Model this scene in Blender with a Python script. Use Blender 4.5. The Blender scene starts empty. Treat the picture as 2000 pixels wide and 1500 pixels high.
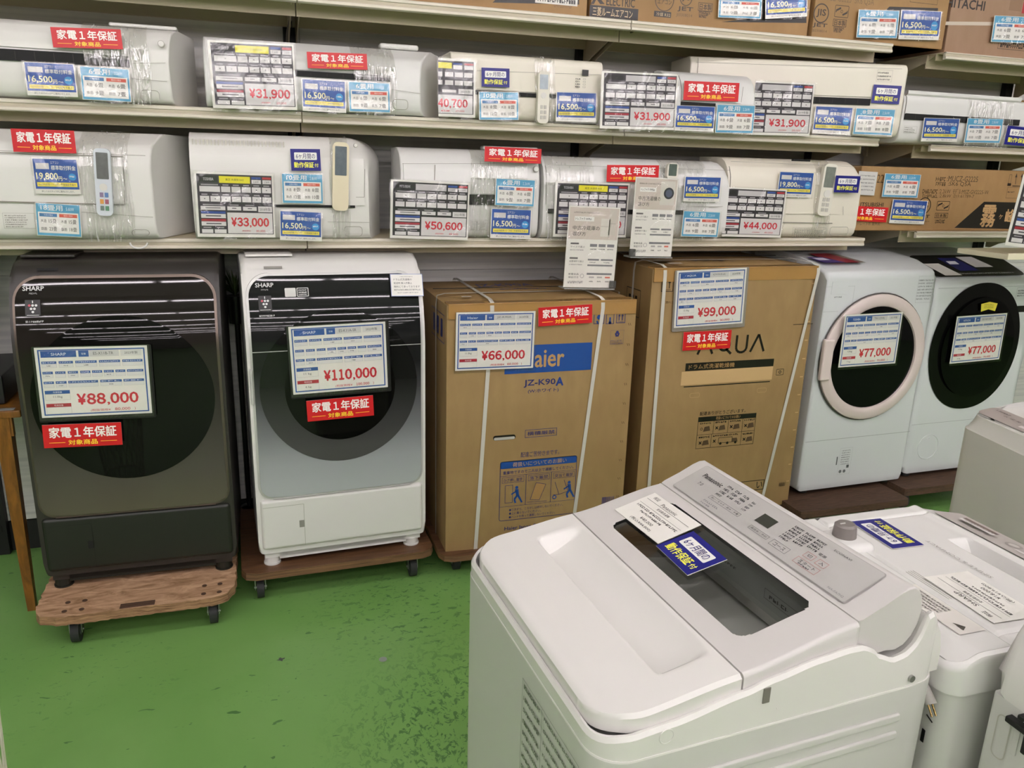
import bpy, bmesh, math, random
from mathutils import Vector, Matrix
random.seed(7)
S = bpy.context.scene
COL = S.collection
# ------------------------------------------------------------------ camera
F = 1540.0
YAW, PITCH, ROLL = math.radians(18.0), math.radians(15.6), math.radians(1.65)
CAM = Vector((0, 0, 1.56))
cy_, sy_, cp_, sp_ = math.cos(YAW), math.sin(YAW), math.cos(PITCH), math.sin(PITCH)
FWD = Vector((sy_*cp_, cy_*cp_, -sp_))
_r = Vector((cy_, -sy_, 0)); _u = _r.cross(FWD)
RGT = math.cos(ROLL)*_r + math.sin(ROLL)*_u
UPV = -math.sin(ROLL)*_r + math.cos(ROLL)*_u
cd = bpy.data.cameras.new('camera'); cam = bpy.data.objects.new('camera', cd); COL.objects.link(cam)
cam.matrix_world = Matrix(((RGT.x, UPV.x, -FWD.x, CAM.x), (RGT.y, UPV.y, -FWD.y, CAM.y), (RGT.z, UPV.z, -FWD.z, CAM.z), (0, 0, 0, 1)))
cd.sensor_width = 36; cd.lens = 36*F/2000; cd.clip_start = .02
S.camera = cam
# ------------------------------------------------------------------ world, exposure
S.view_settings.view_transform = 'Standard'; S.view_settings.look = 'None'
S.view_settings.gamma = 1; S.view_settings.use_curve_mapping = False
S.view_settings.exposure = 0.64
wd = bpy.data.worlds.new('world'); S.world = wd; wd.use_nodes = True
wd.node_tree.nodes['Background'].inputs[0].default_value = (.97, .96, .95, 1)
wd.node_tree.nodes['Background'].inputs[1].default_value = .10
# rows of ceiling tubes: (y, list of x centres), tube length, strength
TUBE_Z = 3.05
TUBE_ROWS = [1.0, -0.3, -1.8, -3.6, -5.7, -8.2, -11.0, -14.0]
TUBE_XS = [-3.9, -2.6, -1.3, 0.0, 1.3, 2.6, 3.9, 5.2]
TUBE_STRENGTH = 26.0

# ------------------------------------------------------------------ pixel -> place helpers
def ray(px, py): return FWD + RGT*((px-1000)/F) - UPV*((py-750)/F)
def atY(px, py, y): d = ray(px, py); return CAM + d*(y/d.y)
def atZ(px, py, z): d = ray(px, py); return CAM + d*((z-CAM.z)/d.z)
def atP(px, py, p, n): d = ray(px, py); return CAM + d*((p-CAM).dot(n)/d.dot(n))

# ------------------------------------------------------------------ materials
def lin(c):
    if isinstance(c, str):
        c = [int(c[i:i+2], 16)/255 for i in (0, 2, 4)]
    return [v/12.92 if v <= .04045 else ((v+.055)/1.055)**2.4 for v in c] + [1]
MATS = {}
def mat(name, c='ffffff', rough=.5, metal=0, coat=0, emit=0, noise=0, nscale=8, bump=0, bscale=40, trans=0, alpha=1, spec=.5):
    if name in MATS: return MATS[name]
    m = bpy.data.materials.new(name); m.use_nodes = True; MATS[name] = m
    nt = m.node_tree; b = nt.nodes['Principled BSDF']; L = nt.links
    b.inputs['Base Color'].default_value = lin(c); b.inputs['Roughness'].default_value = rough
    b.inputs['Metallic'].default_value = metal; b.inputs['Coat Weight'].default_value = coat
    b.inputs['Coat Roughness'].default_value = .04
    b.inputs['Specular IOR Level'].default_value = spec
    b.inputs['Transmission Weight'].default_value = trans; b.inputs['Alpha'].default_value = alpha
    if emit:
        b.inputs['Emission Color'].default_value = lin(c); b.inputs['Emission Strength'].default_value = emit
    if noise or bump:
        tc = nt.nodes.new('ShaderNodeTexCoord')
    if noise:
        n = nt.nodes.new('ShaderNodeTexNoise'); n.inputs['Scale'].default_value = nscale; n.inputs['Detail'].default_value = 4
        L.new(tc.outputs['Object'], n.inputs['Vector'])
        mx = nt.nodes.new('ShaderNodeMix'); mx.data_type = 'RGBA'
        l = lin(c); mx.inputs[6].default_value = [v*(1-noise) for v in l[:3]]+[1]; mx.inputs[7].default_value = [min(1, v*(1+noise)) for v in l[:3]]+[1]
        L.new(n.outputs['Fac'], mx.inputs[0]); L.new(mx.outputs[2], b.inputs['Base Color'])
    if bump:
        n2 = nt.nodes.new('ShaderNodeTexNoise'); n2.inputs['Scale'].default_value = bscale
        L.new(tc.outputs['Object'], n2.inputs['Vector'])
        bp = nt.nodes.new('ShaderNodeBump'); bp.inputs['Strength'].default_value = bump; bp.inputs['Distance'].default_value = .004
        L.new(n2.outputs['Fac'], bp.inputs['Height']); L.new(bp.outputs[0], b.inputs['Normal'])
    return m
def ink(c, rough=.35): return mat('ink_'+c, c, rough)

WHITE = mat('white_plastic', 'dddcd8', .32, noise=.02, nscale=3)
WHITE_AC = mat('air_conditioner_white', 'deddd8', .36, noise=.025, nscale=4)
WHITE_AC2 = mat('air_conditioner_cool_white', 'ddddda', .3, noise=.02, nscale=4)
CREAM_AC = mat('air_conditioner_cream', 'e1dccd', .36, noise=.025, nscale=4)
GREY_AC = mat('grey_plastic_seam', '8f8d86', .5)
BLACK = mat('black_plastic', '0b0b0b', .4)
DARK = mat('recess_shade_black', '070707', .7)  # near-black standing in for shade in slots; also dark catches and seams
CHROME = mat('chrome', 'c8c4bd', .22, metal=1)
STEEL = mat('steel', 'a8a8a6', .3, metal=1)
RUBBER = mat('wheel_rubber', '2a2b2c', .6)
CARD_W = mat('card_white', 'eeece6', .3, coat=.3)
SHELF = mat('shelf_cream_steel', 'd6cfbf', .38, noise=.02, nscale=5)
SHELF_B = mat('shelf_board_beige', 'c4b89c', .5, noise=.02, nscale=5)
SHELF_T = mat('shelf_cream_groove', 'b9b09a', .5)
POST = mat('upright_black', '0c0c0c', .55)

def carton_mat(name, c, c2):
    m = mat(name, c, .62)
    nt = m.node_tree; b = nt.nodes['Principled BSDF']; L = nt.links
    tc = nt.nodes.new('ShaderNodeTexCoord'); mp = nt.nodes.new('ShaderNodeMapping'); mp.inputs['Scale'].default_value = (22, 22, 9)
    n = nt.nodes.new('ShaderNodeTexNoise'); n.inputs['Scale'].default_value = 1; n.inputs['Detail'].default_value = 5
    n3 = nt.nodes.new('ShaderNodeTexNoise'); n3.inputs['Scale'].default_value = 4
    L.new(tc.outputs['Object'], mp.inputs[0]); L.new(mp.outputs[0], n.inputs['Vector']); L.new(tc.outputs['Object'], n3.inputs['Vector'])
    ad = nt.nodes.new('ShaderNodeMath'); ad.operation = 'MULTIPLY'; L.new(n.outputs['Fac'], ad.inputs[0]); L.new(n3.outputs['Fac'], ad.inputs[1])
    cr = nt.nodes.new('ShaderNodeValToRGB'); cr.color_ramp.elements[0].position = .15; cr.color_ramp.elements[1].position = .42
    cr.color_ramp.elements[0].color = lin(c2); cr.color_ramp.elements[1].color = lin(c)
    L.new(ad.outputs[0], cr.inputs[0]); L.new(cr.outputs[0], b.inputs['Base Color'])
    bp = nt.nodes.new('ShaderNodeBump'); bp.inputs['Strength'].default_value = .25; bp.inputs['Distance'].default_value = .01
    n4 = nt.nodes.new('ShaderNodeTexNoise'); n4.inputs['Scale'].default_value = 5; n4.inputs['Detail'].default_value = 6
    L.new(tc.outputs['Object'], n4.inputs['Vector']); L.new(n4.outputs['Fac'], bp.inputs['Height']); L.new(bp.outputs[0], b.inputs['Normal'])
    return m
CARTON = carton_mat('carton_brown', 'a18558', '967a4f')
CARTON2 = carton_mat('carton_warm', 'a68457', '9b794d')
CARTON3 = carton_mat('carton_pinkish', 'a1836a', '987a60')
TAPE = mat('brown_tape', 'a9824c', .18, coat=.5, bump=.3, bscale=30)
STRAP = mat('strap_white', 'cfcdc2', .4, alpha=.92)

def wrap_mat(name, density, scale, highlight=.5, p0=.56, p1=.72):
    m = bpy.data.materials.new(name); m.use_nodes = True; nt = m.node_tree; nt.nodes.clear(); L = nt.links
    out = nt.nodes.new('ShaderNodeOutputMaterial'); tr = nt.nodes.new('ShaderNodeBsdfTransparent'); gl = nt.nodes.new('ShaderNodeBsdfGlossy')
    df = nt.nodes.new('ShaderNodeBsdfDiffuse'); df.inputs[0].default_value = (.9, .9, .88, 1)
    gl.inputs['Roughness'].default_value = .12; gl.inputs['Color'].default_value = (1, 1, 1, 1)
    tr.inputs[0].default_value = (.97, .97, .96, 1)
    tc = nt.nodes.new('ShaderNodeTexCoord'); mp = nt.nodes.new('ShaderNodeMapping'); mp.inputs['Scale'].default_value = scale
    n = nt.nodes.new('ShaderNodeTexNoise'); n.inputs['Scale'].default_value = 1; n.inputs['Detail'].default_value = 3; n.inputs['Distortion'].default_value = 1.2
    L.new(tc.outputs['Object'], mp.inputs[0]); L.new(mp.outputs[0], n.inputs['Vector'])
    bp = nt.nodes.new('ShaderNodeBump'); bp.inputs['Strength'].default_value = 1; bp.inputs['Distance'].default_value = .012
    L.new(n.outputs['Fac'], bp.inputs['Height']); L.new(bp.outputs[0], gl.inputs['Normal'])
    cr = nt.nodes.new('ShaderNodeValToRGB'); cr.color_ramp.elements[0].position = p0; cr.color_ramp.elements[1].position = p1
    cr.color_ramp.elements[0].color = (0, 0, 0, 1); cr.color_ramp.elements[1].color = (highlight, highlight, highlight, 1)  # white streaks are highlights put into the film's colour
    L.new(n.outputs['Fac'], cr.inputs[0])
    m1 = nt.nodes.new('ShaderNodeMixShader'); m1.inputs[0].default_value = density
    L.new(tr.outputs[0], m1.inputs[1]); L.new(gl.outputs[0], m1.inputs[2])
    m2 = nt.nodes.new('ShaderNodeMixShader'); L.new(cr.outputs[0], m2.inputs[0]); L.new(m1.outputs[0], m2.inputs[1]); L.new(df.outputs[0], m2.inputs[2])
    L.new(m2.outputs[0], out.inputs[0]); MATS[name] = m
    return m
WRAP = wrap_mat('stretch_wrap', .20, (80, 30, 10), .42, .60, .70)
SLEEVE = wrap_mat('clear_sleeve', .07, (9, 9, 7), 0)

# ------------------------------------------------------------------ text -> outlines
_TC = {}
def text_geo(s, bold=0):
    k = s
    if k in _TC: return _TC[k]
    c = bpy.data.curves.new('t', 'FONT'); c.body = s; c.size = 1; c.resolution_u = 2
    o = bpy.data.objects.new('t', c); COL.objects.link(o)
    bpy.context.view_layer.update()
    me = bpy.data.meshes.new_from_object(o.evaluated_get(bpy.context.evaluated_depsgraph_get()))
    vs = [(v.co.x, v.co.y) for v in me.vertices]; fs = [tuple(p.vertices) for p in me.polygons]
    bpy.data.objects.remove(o); bpy.data.curves.remove(c); bpy.data.meshes.remove(me)
    if not vs: vs, fs = [(0, 0), (1, 0), (1, 1)], []
    x0 = min(v[0] for v in vs); x1 = max(v[0] for v in vs); y0 = min(v[1] for v in vs); y1 = max(v[1] for v in vs)
    w, h = max(x1-x0, 1e-4), max(y1-y0, 1e-4)
    _TC[k] = ([((v[0]-x0)/w, (v[1]-y0)/h) for v in vs], fs, w/h)
    return _TC[k]

# ------------------------------------------------------------------ mesh builder
class MB:
    def __init__(s): s.v = []; s.f = []; s.m = []; s.mats = []; s.sm = []; s.wn = False
    def mi(s, m):
        if m not in s.mats: s.mats.append(m)
        return s.mats.index(m)
    def add(s, vs, fs, m, smooth=True, M=None):
        o = len(s.v)
        for p in vs:
            p = Vector(p)
            if M is not None: p = M @ p
            s.v.append(p[:])
        i = s.mi(m)
        for f in fs: s.f.append([a+o for a in f]); s.m.append(i); s.sm.append(smooth)
        return s
    def bm(s, b, m, M=None, smooth=True):
        b.verts.ensure_lookup_table(); b.verts.index_update()
        s.add([v.co.copy() for v in b.verts], [[v.index for v in f.verts] for f in b.faces], m, smooth, M); b.free(); return s
    def box(s, c0, c1, m, bevel=0, seg=2, M=None, axis=None):
        b = bmesh.new(); bmesh.ops.create_cube(b, size=1)
        c0, c1 = Vector(c0), Vector(c1); d = c1-c0; c = (c0+c1)/2
        for v in b.verts: v.co = Vector((v.co.x*d.x+c.x, v.co.y*d.y+c.y, v.co.z*d.z+c.z))
        if bevel:
            s.wn = True; es = list(b.edges)
            if axis is not None: es = [e for e in es if abs((e.verts[0].co-e.verts[1].co)[axis]) > 1e-6]
            bmesh.ops.bevel(b, geom=es, offset=min(bevel, min(abs(x) for i, x in enumerate(d) if axis is None or i != axis)*.49), segments=seg, profile=.5, affect='EDGES')
        return s.bm(b, m, M)
    def cyl(s, p0, p1, r, m, n=20, r2=None, cap=True):
        p0, p1 = Vector(p0), Vector(p1); d = (p1-p0); q = d.to_track_quat('Z', 'Y').to_matrix()
        r2 = r if r2 is None else r2; vs = []; fs = []
        for k, (p, rr) in enumerate(((p0, r), (p1, r2))):
            for i in range(n):
                a = 2*math.pi*i/n; vs.append(p + q @ Vector((math.cos(a)*rr, math.sin(a)*rr, 0)))
        for i in range(n): fs.append((i, (i+1) % n, n+(i+1) % n, n+i))
        if cap: fs.append(tuple(range(n-1, -1, -1))); fs.append(tuple(range(n, 2*n)))
        return s.add(vs, fs, m)
    def tube(s, pts, r, m, n=8):
        pts = [Vector(p) for p in pts]; vs = []; fs = []
        for i, p in enumerate(pts):
            d = (pts[min(i+1, len(pts)-1)]-pts[max(i-1, 0)]).normalized(); q = d.to_track_quat('Z', 'Y').to_matrix()
            for k in range(n):
                a = 2*math.pi*k/n; vs.append(p+q @ Vector((math.cos(a)*r, math.sin(a)*r, 0)))
        for i in range(len(pts)-1):
            for k in range(n): fs.append((i*n+k, i*n+(k+1) % n, (i+1)*n+(k+1) % n, (i+1)*n+k))
        fs.append(tuple(range(n-1, -1, -1))); fs.append(tuple((len(pts)-1)*n+k for k in range(n)))
        return s.add(vs, fs, m)
    def torus(s, c, R, r, m, n=48, k=8, axis='Y', ry=None):
        vs = []; fs = []; c = Vector(c); ry = ry or R
        for i in range(n):
            a = 2*math.pi*i/n
            for j in range(k):
                b_ = 2*math.pi*j/k; q = r*math.cos(b_); h = r*math.sin(b_)
                x, y = (R+q)*math.cos(a), (ry+q)*math.sin(a)
                vs.append(c+(Vector((x, h, y)) if axis == 'Y' else Vector((x, y, h))))
        for i in range(n):
            for j in range(k): fs.append((i*k+j, i*k+(j+1) % k, ((i+1) % n)*k+(j+1) % k, ((i+1) % n)*k+j))
        return s.add(vs, fs, m)
    def prism(s, poly, x0, x1, m, bevel=0, M=None, axis='x', slant0=0, slant1=0):
        """poly in (depth,z), extruded along x; slant shifts the ends in proportion to depth"""
        b = bmesh.new(); n = len(poly)
        d0 = min(p[0] for p in poly)
        A = [b.verts.new((x0-slant0*(p[0]-d0), p[0], p[1])) for p in poly]; B = [b.verts.new((x1+slant1*(p[0]-d0), p[0], p[1])) for p in poly]
        fa = b.faces.new(A[::-1]); fb = b.faces.new(B)
        for i in range(n): b.faces.new((A[i], A[(i+1) % n], B[(i+1) % n], B[i]))
        if bevel:
            s.wn = True; es = set(fa.edges) | set(fb.edges)
            bmesh.ops.bevel(b, geom=list(es), offset=bevel, segments=3, profile=.5, affect='EDGES')
        bmesh.ops.recalc_face_normals(b, faces=b.faces)
        if axis == 'y': M = (M or Matrix()) @ Matrix(((0, 1, 0, 0), (1, 0, 0, 0), (0, 0, 1, 0), (0, 0, 0, 1)))
        return s.bm(b, m, M)
    def strips(s, levels, ext, fy, nx, m, M=None):
        """surface facing -y: for each z level x runs over ext(z); y = fy(x,z)"""
        vs = []; fs = []
        for z in levels:
            a, b = ext(z)
            for i in range(nx+1):
                x = a+(b-a)*i/nx; vs.append((x, fy(x, z), z))
        for j in range(len(levels)-1):
            for i in range(nx):
                q = j*(nx+1)+i; fs.append((q, q+1, q+nx+2, q+nx+1))
        return s.add(vs, fs, m, True, M)
    def field(s, xs, w, ny, zt, zb, m, hole=None, M=None, yc=0):
        """heightfield over plan: stations xs, half width w(x), top zt(x,y), skirt down to zb(x)"""
        ys = [-1+2*i/ny for i in range(ny+1)]
        vs = []; fs = []; N = ny+1
        for x in xs:
            for t in ys: y = yc+t*w(x); vs.append((x, y, zt(x, y)))
        for i in range(len(xs)-1):
            for j in range(ny):
                a = vs[i*N+j]; c = vs[(i+1)*N+j+1]
                if hole and hole((a[0]+c[0])/2, (a[1]+c[1])/2): continue
                fs.append((i*N+j, (i+1)*N+j, (i+1)*N+j+1, i*N+j+1))
        # skirt
        loop = [i*N for i in range(len(xs))] + [(len(xs)-1)*N+j for j in range(1, N)] + [i*N+ny for i in range(len(xs)-2, -1, -1)] + [j for j in range(ny-1, 0, -1)]
        o = len(vs)
        for q in loop: p = vs[q]; vs.append((p[0], p[1], zb(p[0], p[1])))
        k = len(loop)
        for i in range(k): fs.append((loop[(i+1) % k], loop[i], o+i, o+(i+1) % k))
        return s.add(vs, fs, m, True, M)
    def sheet(s, M, w, h, off=.0003): return Sheet(s, M, w, h, off)
    def build(s, name, parent=None, loc=None):
        me = bpy.data.meshes.new(name)
        me.from_pydata(s.v, [], s.f)
        for m in s.mats: me.materials.append(m)
        me.polygons.foreach_set('material_index', s.m); me.polygons.foreach_set('use_smooth', s.sm)
        me.update(); me.set_sharp_from_angle(angle=math.radians(38))
        o = bpy.data.objects.new(name, me); COL.objects.link(o)
        if parent: o.parent = parent
        if s.wn:
            wn = o.modifiers.new('normals', 'WEIGHTED_NORMAL'); wn.keep_sharp = True
        return o
class Sheet:
    """flat print on a surface: x right 0..w, y up 0..h, normal towards the viewer"""
    def __init__(s, mb, M, w, h, off): s.b, s.M, s.w, s.h, s.k, s.off = mb, M, w, h, 1, off
    def _p(s, x, y, k): return s.M @ Vector((x, -k*s.off, y))
    def poly(s, pts, c, k=None):
        k = k or s.k; m = ink(c) if isinstance(c, str) else c
        s.b.add([s._p(x*s.w, y*s.h, k) for x, y in pts], [tuple(range(len(pts)))], m, False); return s
    def rect(s, x0, y0, x1, y1, c, k=None): return s.poly([(x0, y0), (x1, y0), (x1, y1), (x0, y1)], c, k)
    def frame(s, x0, y0, x1, y1, t, c, k=None):
        tx, ty = t/s.w, t/s.h
        s.rect(x0, y0, x1, y0+ty, c, k); s.rect(x0, y1-ty, x1, y1, c, k); s.rect(x0, y0+ty, x0+tx, y1-ty, c, k); s.rect(x1-tx, y0+ty, x1, y1-ty, c, k); return s
    def disc(s, cx, cy, r, c, k=None, n=20, r0=0):
        rx, ry = r/s.w, r/s.h
        if r0:
            for i in range(n):
                a, b = 2*math.pi*i/n, 2*math.pi*(i+1)/n
                s.poly([(cx+rx*q*math.cos(t), cy+ry*q*math.sin(t)) for q, t in ((1, a), (1, b), (r0/r, b), (r0/r, a))], c, k)
            return s
        return s.poly([(cx+rx*math.cos(2*math.pi*i/n), cy+ry*math.sin(2*math.pi*i/n)) for i in range(n)], c, k)
    def line(s, x0, y0, x1, y1, t, c, k=None):
        X, Y = (x1-x0)*s.w, (y1-y0)*s.h; L = math.hypot(X, Y); nx, ny = -Y/L*t/2/s.w, X/L*t/2/s.h
        return s.poly([(x0-nx, y0-ny), (x1-nx, y1-ny), (x1+nx, y1+ny), (x0+nx, y0+ny)], c, k)
    def text(s, t, x0, y0, x1, y1, c, bold=0, k=None, keep=False, skew=0):
        vs, fs, asp = text_geo(t, bold); k = k or s.k+1
        if keep:
            W, H = (x1-x0)*s.w, (y1-y0)*s.h
            if W/H > asp: W2 = H*asp; cx = (x0+x1)/2; x0, x1 = cx-W2/2/s.w, cx+W2/2/s.w
            else: H2 = W/asp; cc = (y0+y1)/2; y0, y1 = cc-H2/2/s.h, cc+H2/2/s.h
        m = ink(c) if isinstance(c, str) else c
        W, H = (x1-x0)*s.w, (y1-y0)*s.h; d = bold*H*1.1
        for q_, (dx, dz) in enumerate(((-d, 0), (d, 0), (0, -d), (0, d)) if bold > .004 else ((0, 0),)):
            s.b.add([s._p(x0*s.w+W*(vx+skew*vy)+dx, y0*s.h+H*vy+dz, k+q_*.17) for vx, vy in vs], fs, m, False)
        return s
    def price(s, t, x0, y0, x1, y1, c, bold=0, k=None):
        adv = []; X = 0
        for ch in t:
            if ch == ',': adv.append((X+.02, .17, -.17, .13)); X += .27
            elif ch == '1': adv.append((X+.06, .40, 0, 1)); X += .62
            else: adv.append((X, .56, 0, 1)); X += .66
        X -= .10; W = x1-x0; H = y1-y0; k = k or s.k+1
        for ch, (a, w, b0, b1) in zip(t, adv):
            f = {'¥': '￥', ',': ','}.get(ch) or (chr(ord(ch)+0xFEE0) if ch.isdigit() else ch)
            s.text(f, x0+W*a/X, y0+H*b0, x0+W*(a+w)/X, y0+H*b1, c, bold, k)
        return s
    def scrib(s, x0, y0, x1, y1, c, n=6, k=None, fill=.8):
        """tiny unreadable lettering"""
        k = k or s.k+1; st = (x1-x0)/n
        for i in range(n):
            a = x0+i*st; h = (y1-y0)
            s.rect(a, y0, a+st*fill*.35, y1, c, k); s.rect(a+st*fill*.35, y0+h*random.choice((0, .4)), a+st*fill, y0+h*random.choice((.3, .65)), c, k)
            if random.random() < .6: s.rect(a+st*fill*.3, y1-h*.25, a+st*fill, y1, c, k)
        return s
    def rrect(s, x0, y0, x1, y1, r, c, k=None, n=5):
        pts = []; rx, ry = r/s.w, r/s.h
        for cx, cy, a0 in ((x1-rx, y1-ry, 0), (x0+rx, y1-ry, 90), (x0+rx, y0+ry, 180), (x1-rx, y0+ry, 270)):
            for i in range(n+1):
                a = math.radians(a0+90*i/n); pts.append((cx+rx*math.cos(a), cy+ry*math.sin(a)))
        return s.poly(pts, c, k)
    def rframe(s, x0, y0, x1, y1, r, t, c, k=None, n=5):
        def ring(g):
            pts = []; gx, gy = g/s.w, g/s.h; rx, ry = max(r-g, 1e-5)/s.w, max(r-g, 1e-5)/s.h
            for cx, cy, a0 in ((x1-gx-rx, y1-gy-ry, 0), (x0+gx+rx, y1-gy-ry, 90), (x0+gx+rx, y0+gy+ry, 180), (x1-gx-rx, y0+gy+ry, 270)):
                for i in range(n+1):
                    a = math.radians(a0+90*i/n); pts.append((cx+rx*math.cos(a), cy+ry*math.sin(a)))
            return pts
        A, B = ring(0), ring(t)
        for i in range(len(A)):
            j = (i+1) % len(A); s.poly([A[i], A[j], B[j], B[i]], c, k)
        return s

def empty(name, loc, rz=0):
    o = bpy.data.objects.new(name, None); COL.objects.link(o); o.location = loc; o.rotation_euler = (0, 0, rz); o.empty_display_size = .1; return o
def tag(o, label, cat, group=None):
    o['label'] = label; o['category'] = cat
    if group: o['group'] = group
    return o
def struct(o): o['kind'] = 'structure'; return o
FACE = Matrix.Identity(4)   # sheets on surfaces facing -y: local x right, -y out, z up
def face_at(x, y, z): return Matrix.Translation((x, y, z))

# ================================================================== THE ROOM
def wood_grain_panel():
    m = mat('back_panel_grey', 'c9c8c4', .45)
    nt = m.node_tree; b = nt.nodes['Principled BSDF']; L = nt.links
    tc = nt.nodes.new('ShaderNodeTexCoord'); mp = nt.nodes.new('ShaderNodeMapping'); mp.inputs['Scale'].default_value = (1.2, 1, 60)
    n = nt.nodes.new('ShaderNodeTexNoise'); n.inputs['Scale'].default_value = 1; n.inputs['Detail'].default_value = 3
    cr = nt.nodes.new('ShaderNodeValToRGB'); cr.color_ramp.elements[0].color = lin('cbcbc9'); cr.color_ramp.elements[1].color = lin('e2e1dd')
    cr.color_ramp.elements[0].position = .35; cr.color_ramp.elements[1].position = .6
    L.new(tc.outputs['Object'], mp.inputs[0]); L.new(mp.outputs[0], n.inputs['Vector']); L.new(n.outputs['Fac'], cr.inputs[0]); L.new(cr.outputs[0], b.inputs['Base Color'])
    return m
PANEL = wood_grain_panel()

def floor_mat():
    m = mat('green_floor_paint', '4f8a34', .38)
    nt = m.node_tree; b = nt.nodes['Principled BSDF']; L = nt.links; N = nt.nodes.new
    tc = N('ShaderNodeTexCoord')
    def noise(scale, detail, sc=(1, 1, 1), dist=0, rough=.5):
        mp = N('ShaderNodeMapping'); mp.inputs['Scale'].default_value = sc
        n = N('ShaderNodeTexNoise'); n.inputs['Scale'].default_value = scale; n.inputs['Detail'].default_value = detail; n.inputs['Distortion'].default_value = dist; n.inputs['Roughness'].default_value = rough
        L.new(tc.outputs['Object'], mp.inputs[0]); L.new(mp.outputs[0], n.inputs['Vector']); return n.outputs['Fac']
    def ramp(src, p0, p1, c0=(0, 0, 0, 1), c1=(1, 1, 1, 1)):
        r = N('ShaderNodeValToRGB'); r.color_ramp.elements[0].position = p0; r.color_ramp.elements[1].position = p1
        r.color_ramp.elements[0].color = c0; r.color_ramp.elements[1].color = c1; L.new(src, r.inputs[0]); return r.outputs[0]
    def math_(op, a, bb):
        q = N('ShaderNodeMath'); q.operation = op
        for i, v in enumerate((a, bb)):
            if hasattr(v, 'links') or hasattr(v, 'is_linked'): L.new(v, q.inputs[i])
            else: q.inputs[i].default_value = v
        return q.outputs[0]
    def mix(f, a, bb):
        q = N('ShaderNodeMix'); q.data_type = 'RGBA'; L.new(f, q.inputs[0])
        for i, v in ((6, a), (7, bb)):
            if isinstance(v, (list, tuple)): q.inputs[i].default_value = v
            else: L.new(v, q.inputs[i])
        return q.outputs[2]
    base = ramp(noise(1.6, 4, dist=.6), .3, .7, lin('6fa051'), lin('7eac5f'))
    big = ramp(noise(1.1, 3), .46, .64)                      # where the paint is worn
    chips = ramp(noise(38, 5, (1, 1.6, 1), .8, .65), .60, .625)   # small flakes
    few = ramp(noise(17, 3, (1, 2.2, 1), .5), .70, .71)
    worn = math_('MULTIPLY', chips, big)
    # heavily worn patch by the nearest machine
    sx = N('ShaderNodeSeparateXYZ'); L.new(tc.outputs['Object'], sx.inputs[0])
    vx = N('ShaderNodeVectorMath'); vx.operation = 'DISTANCE'; L.new(tc.outputs['Object'], vx.inputs[0]); vx.inputs[1].default_value = (.56, 1.86, 0)
    near = ramp(vx.outputs['Value'], .22, .50, (1, 1, 1, 1), (0, 0, 0, 1))
    v2 = N('ShaderNodeVectorMath'); v2.operation = 'DISTANCE'; L.new(tc.outputs['Object'], v2.inputs[0]); v2.inputs[1].default_value = (.45, 2.50, 0)
    near2 = ramp(v2.outputs['Value'], .12, .42, (1, 1, 1, 1), (0, 0, 0, 1))
    c2 = ramp(noise(30, 5, (1.5, 1, 1), 1.0, .7), .53, .55)
    c3 = ramp(noise(34, 4, (1, 1.5, 1), .6, .6), .585, .605)
    worn = math_('MAXIMUM', worn, math_('MULTIPLY', c3, near2))
    worn = math_('MAXIMUM', worn, math_('MULTIPLY', c2, near))
    worn = math_('MAXIMUM', worn, few)
    col = mix(worn, base, lin('4b7a3c'))
    spk = ramp(noise(60, 2), .80, .81)
    col = mix(spk, col, lin('9fb58c'))
    L.new(col, b.inputs['Base Color'])
    rr = N('ShaderNodeMapRange'); L.new(noise(5, 4), rr.inputs[0]); rr.inputs[3].default_value = .28; rr.inputs[4].default_value = .5; L.new(rr.outputs[0], b.inputs['Roughness'])
    bp = N('ShaderNodeBump'); bp.inputs['Strength'].default_value = .35; bp.inputs['Distance'].default_value = .003
    hh = math_('SUBTRACT', math_('MULTIPLY', noise(9, 4), .6), math_('MULTIPLY', worn, .5)); L.new(hh, bp.inputs['Height']); L.new(bp.outputs[0], b.inputs['Normal'])
    return m
FLOOR = floor_mat()
b = MB(); b.add([(-6, -16, 0), (8, -16, 0), (8, 4.2, 0), (-6, 4.2, 0)], [(0, 1, 2, 3)], FLOOR, False); struct(b.build('floor'))
WALLM = mat('wall_paint', 'c9c6bd', .7, noise=.03, nscale=2)
b = MB(); b.add([(-6, 3.62, 0), (8, 3.62, 0), (8, 3.62, 3.3), (-6, 3.62, 3.3)], [(0, 1, 2, 3)], WALLM, False); struct(b.build('wall_back'))
b = MB(); b.add([(-6, -16, 3.3), (8, -16, 3.3), (8, 3.62, 3.3), (-6, 3.62, 3.3)], [(3, 2, 1, 0)], mat('ceiling_paint', 'b4b2ac', .8, noise=.03), False); struct(b.build('ceiling'))
b = MB(); b.add([(-6, -16, 0), (-6, 3.62, 0), (-6, 3.62, 3.3), (-6, -16, 3.3)], [(0, 1, 2, 3)], mat('wall_side_paint', 'a8a49c', .8, noise=.03), False); struct(b.build('wall_left'))
b = MB(); b.add([(8, -16, 0), (8, 3.62, 0), (8, 3.62, 3.3), (8, -16, 3.3)], [(3, 2, 1, 0)], MATS['wall_side_paint'], False); struct(b.build('wall_right'))
b = MB(); b.add([(-6, -16, 0), (8, -16, 0), (8, -16, 3.3), (-6, -16, 3.3)], [(3, 2, 1, 0)], mat('wall_front_paint', '9c9890', .8, noise=.05), False); struct(b.build('wall_front'))
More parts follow.
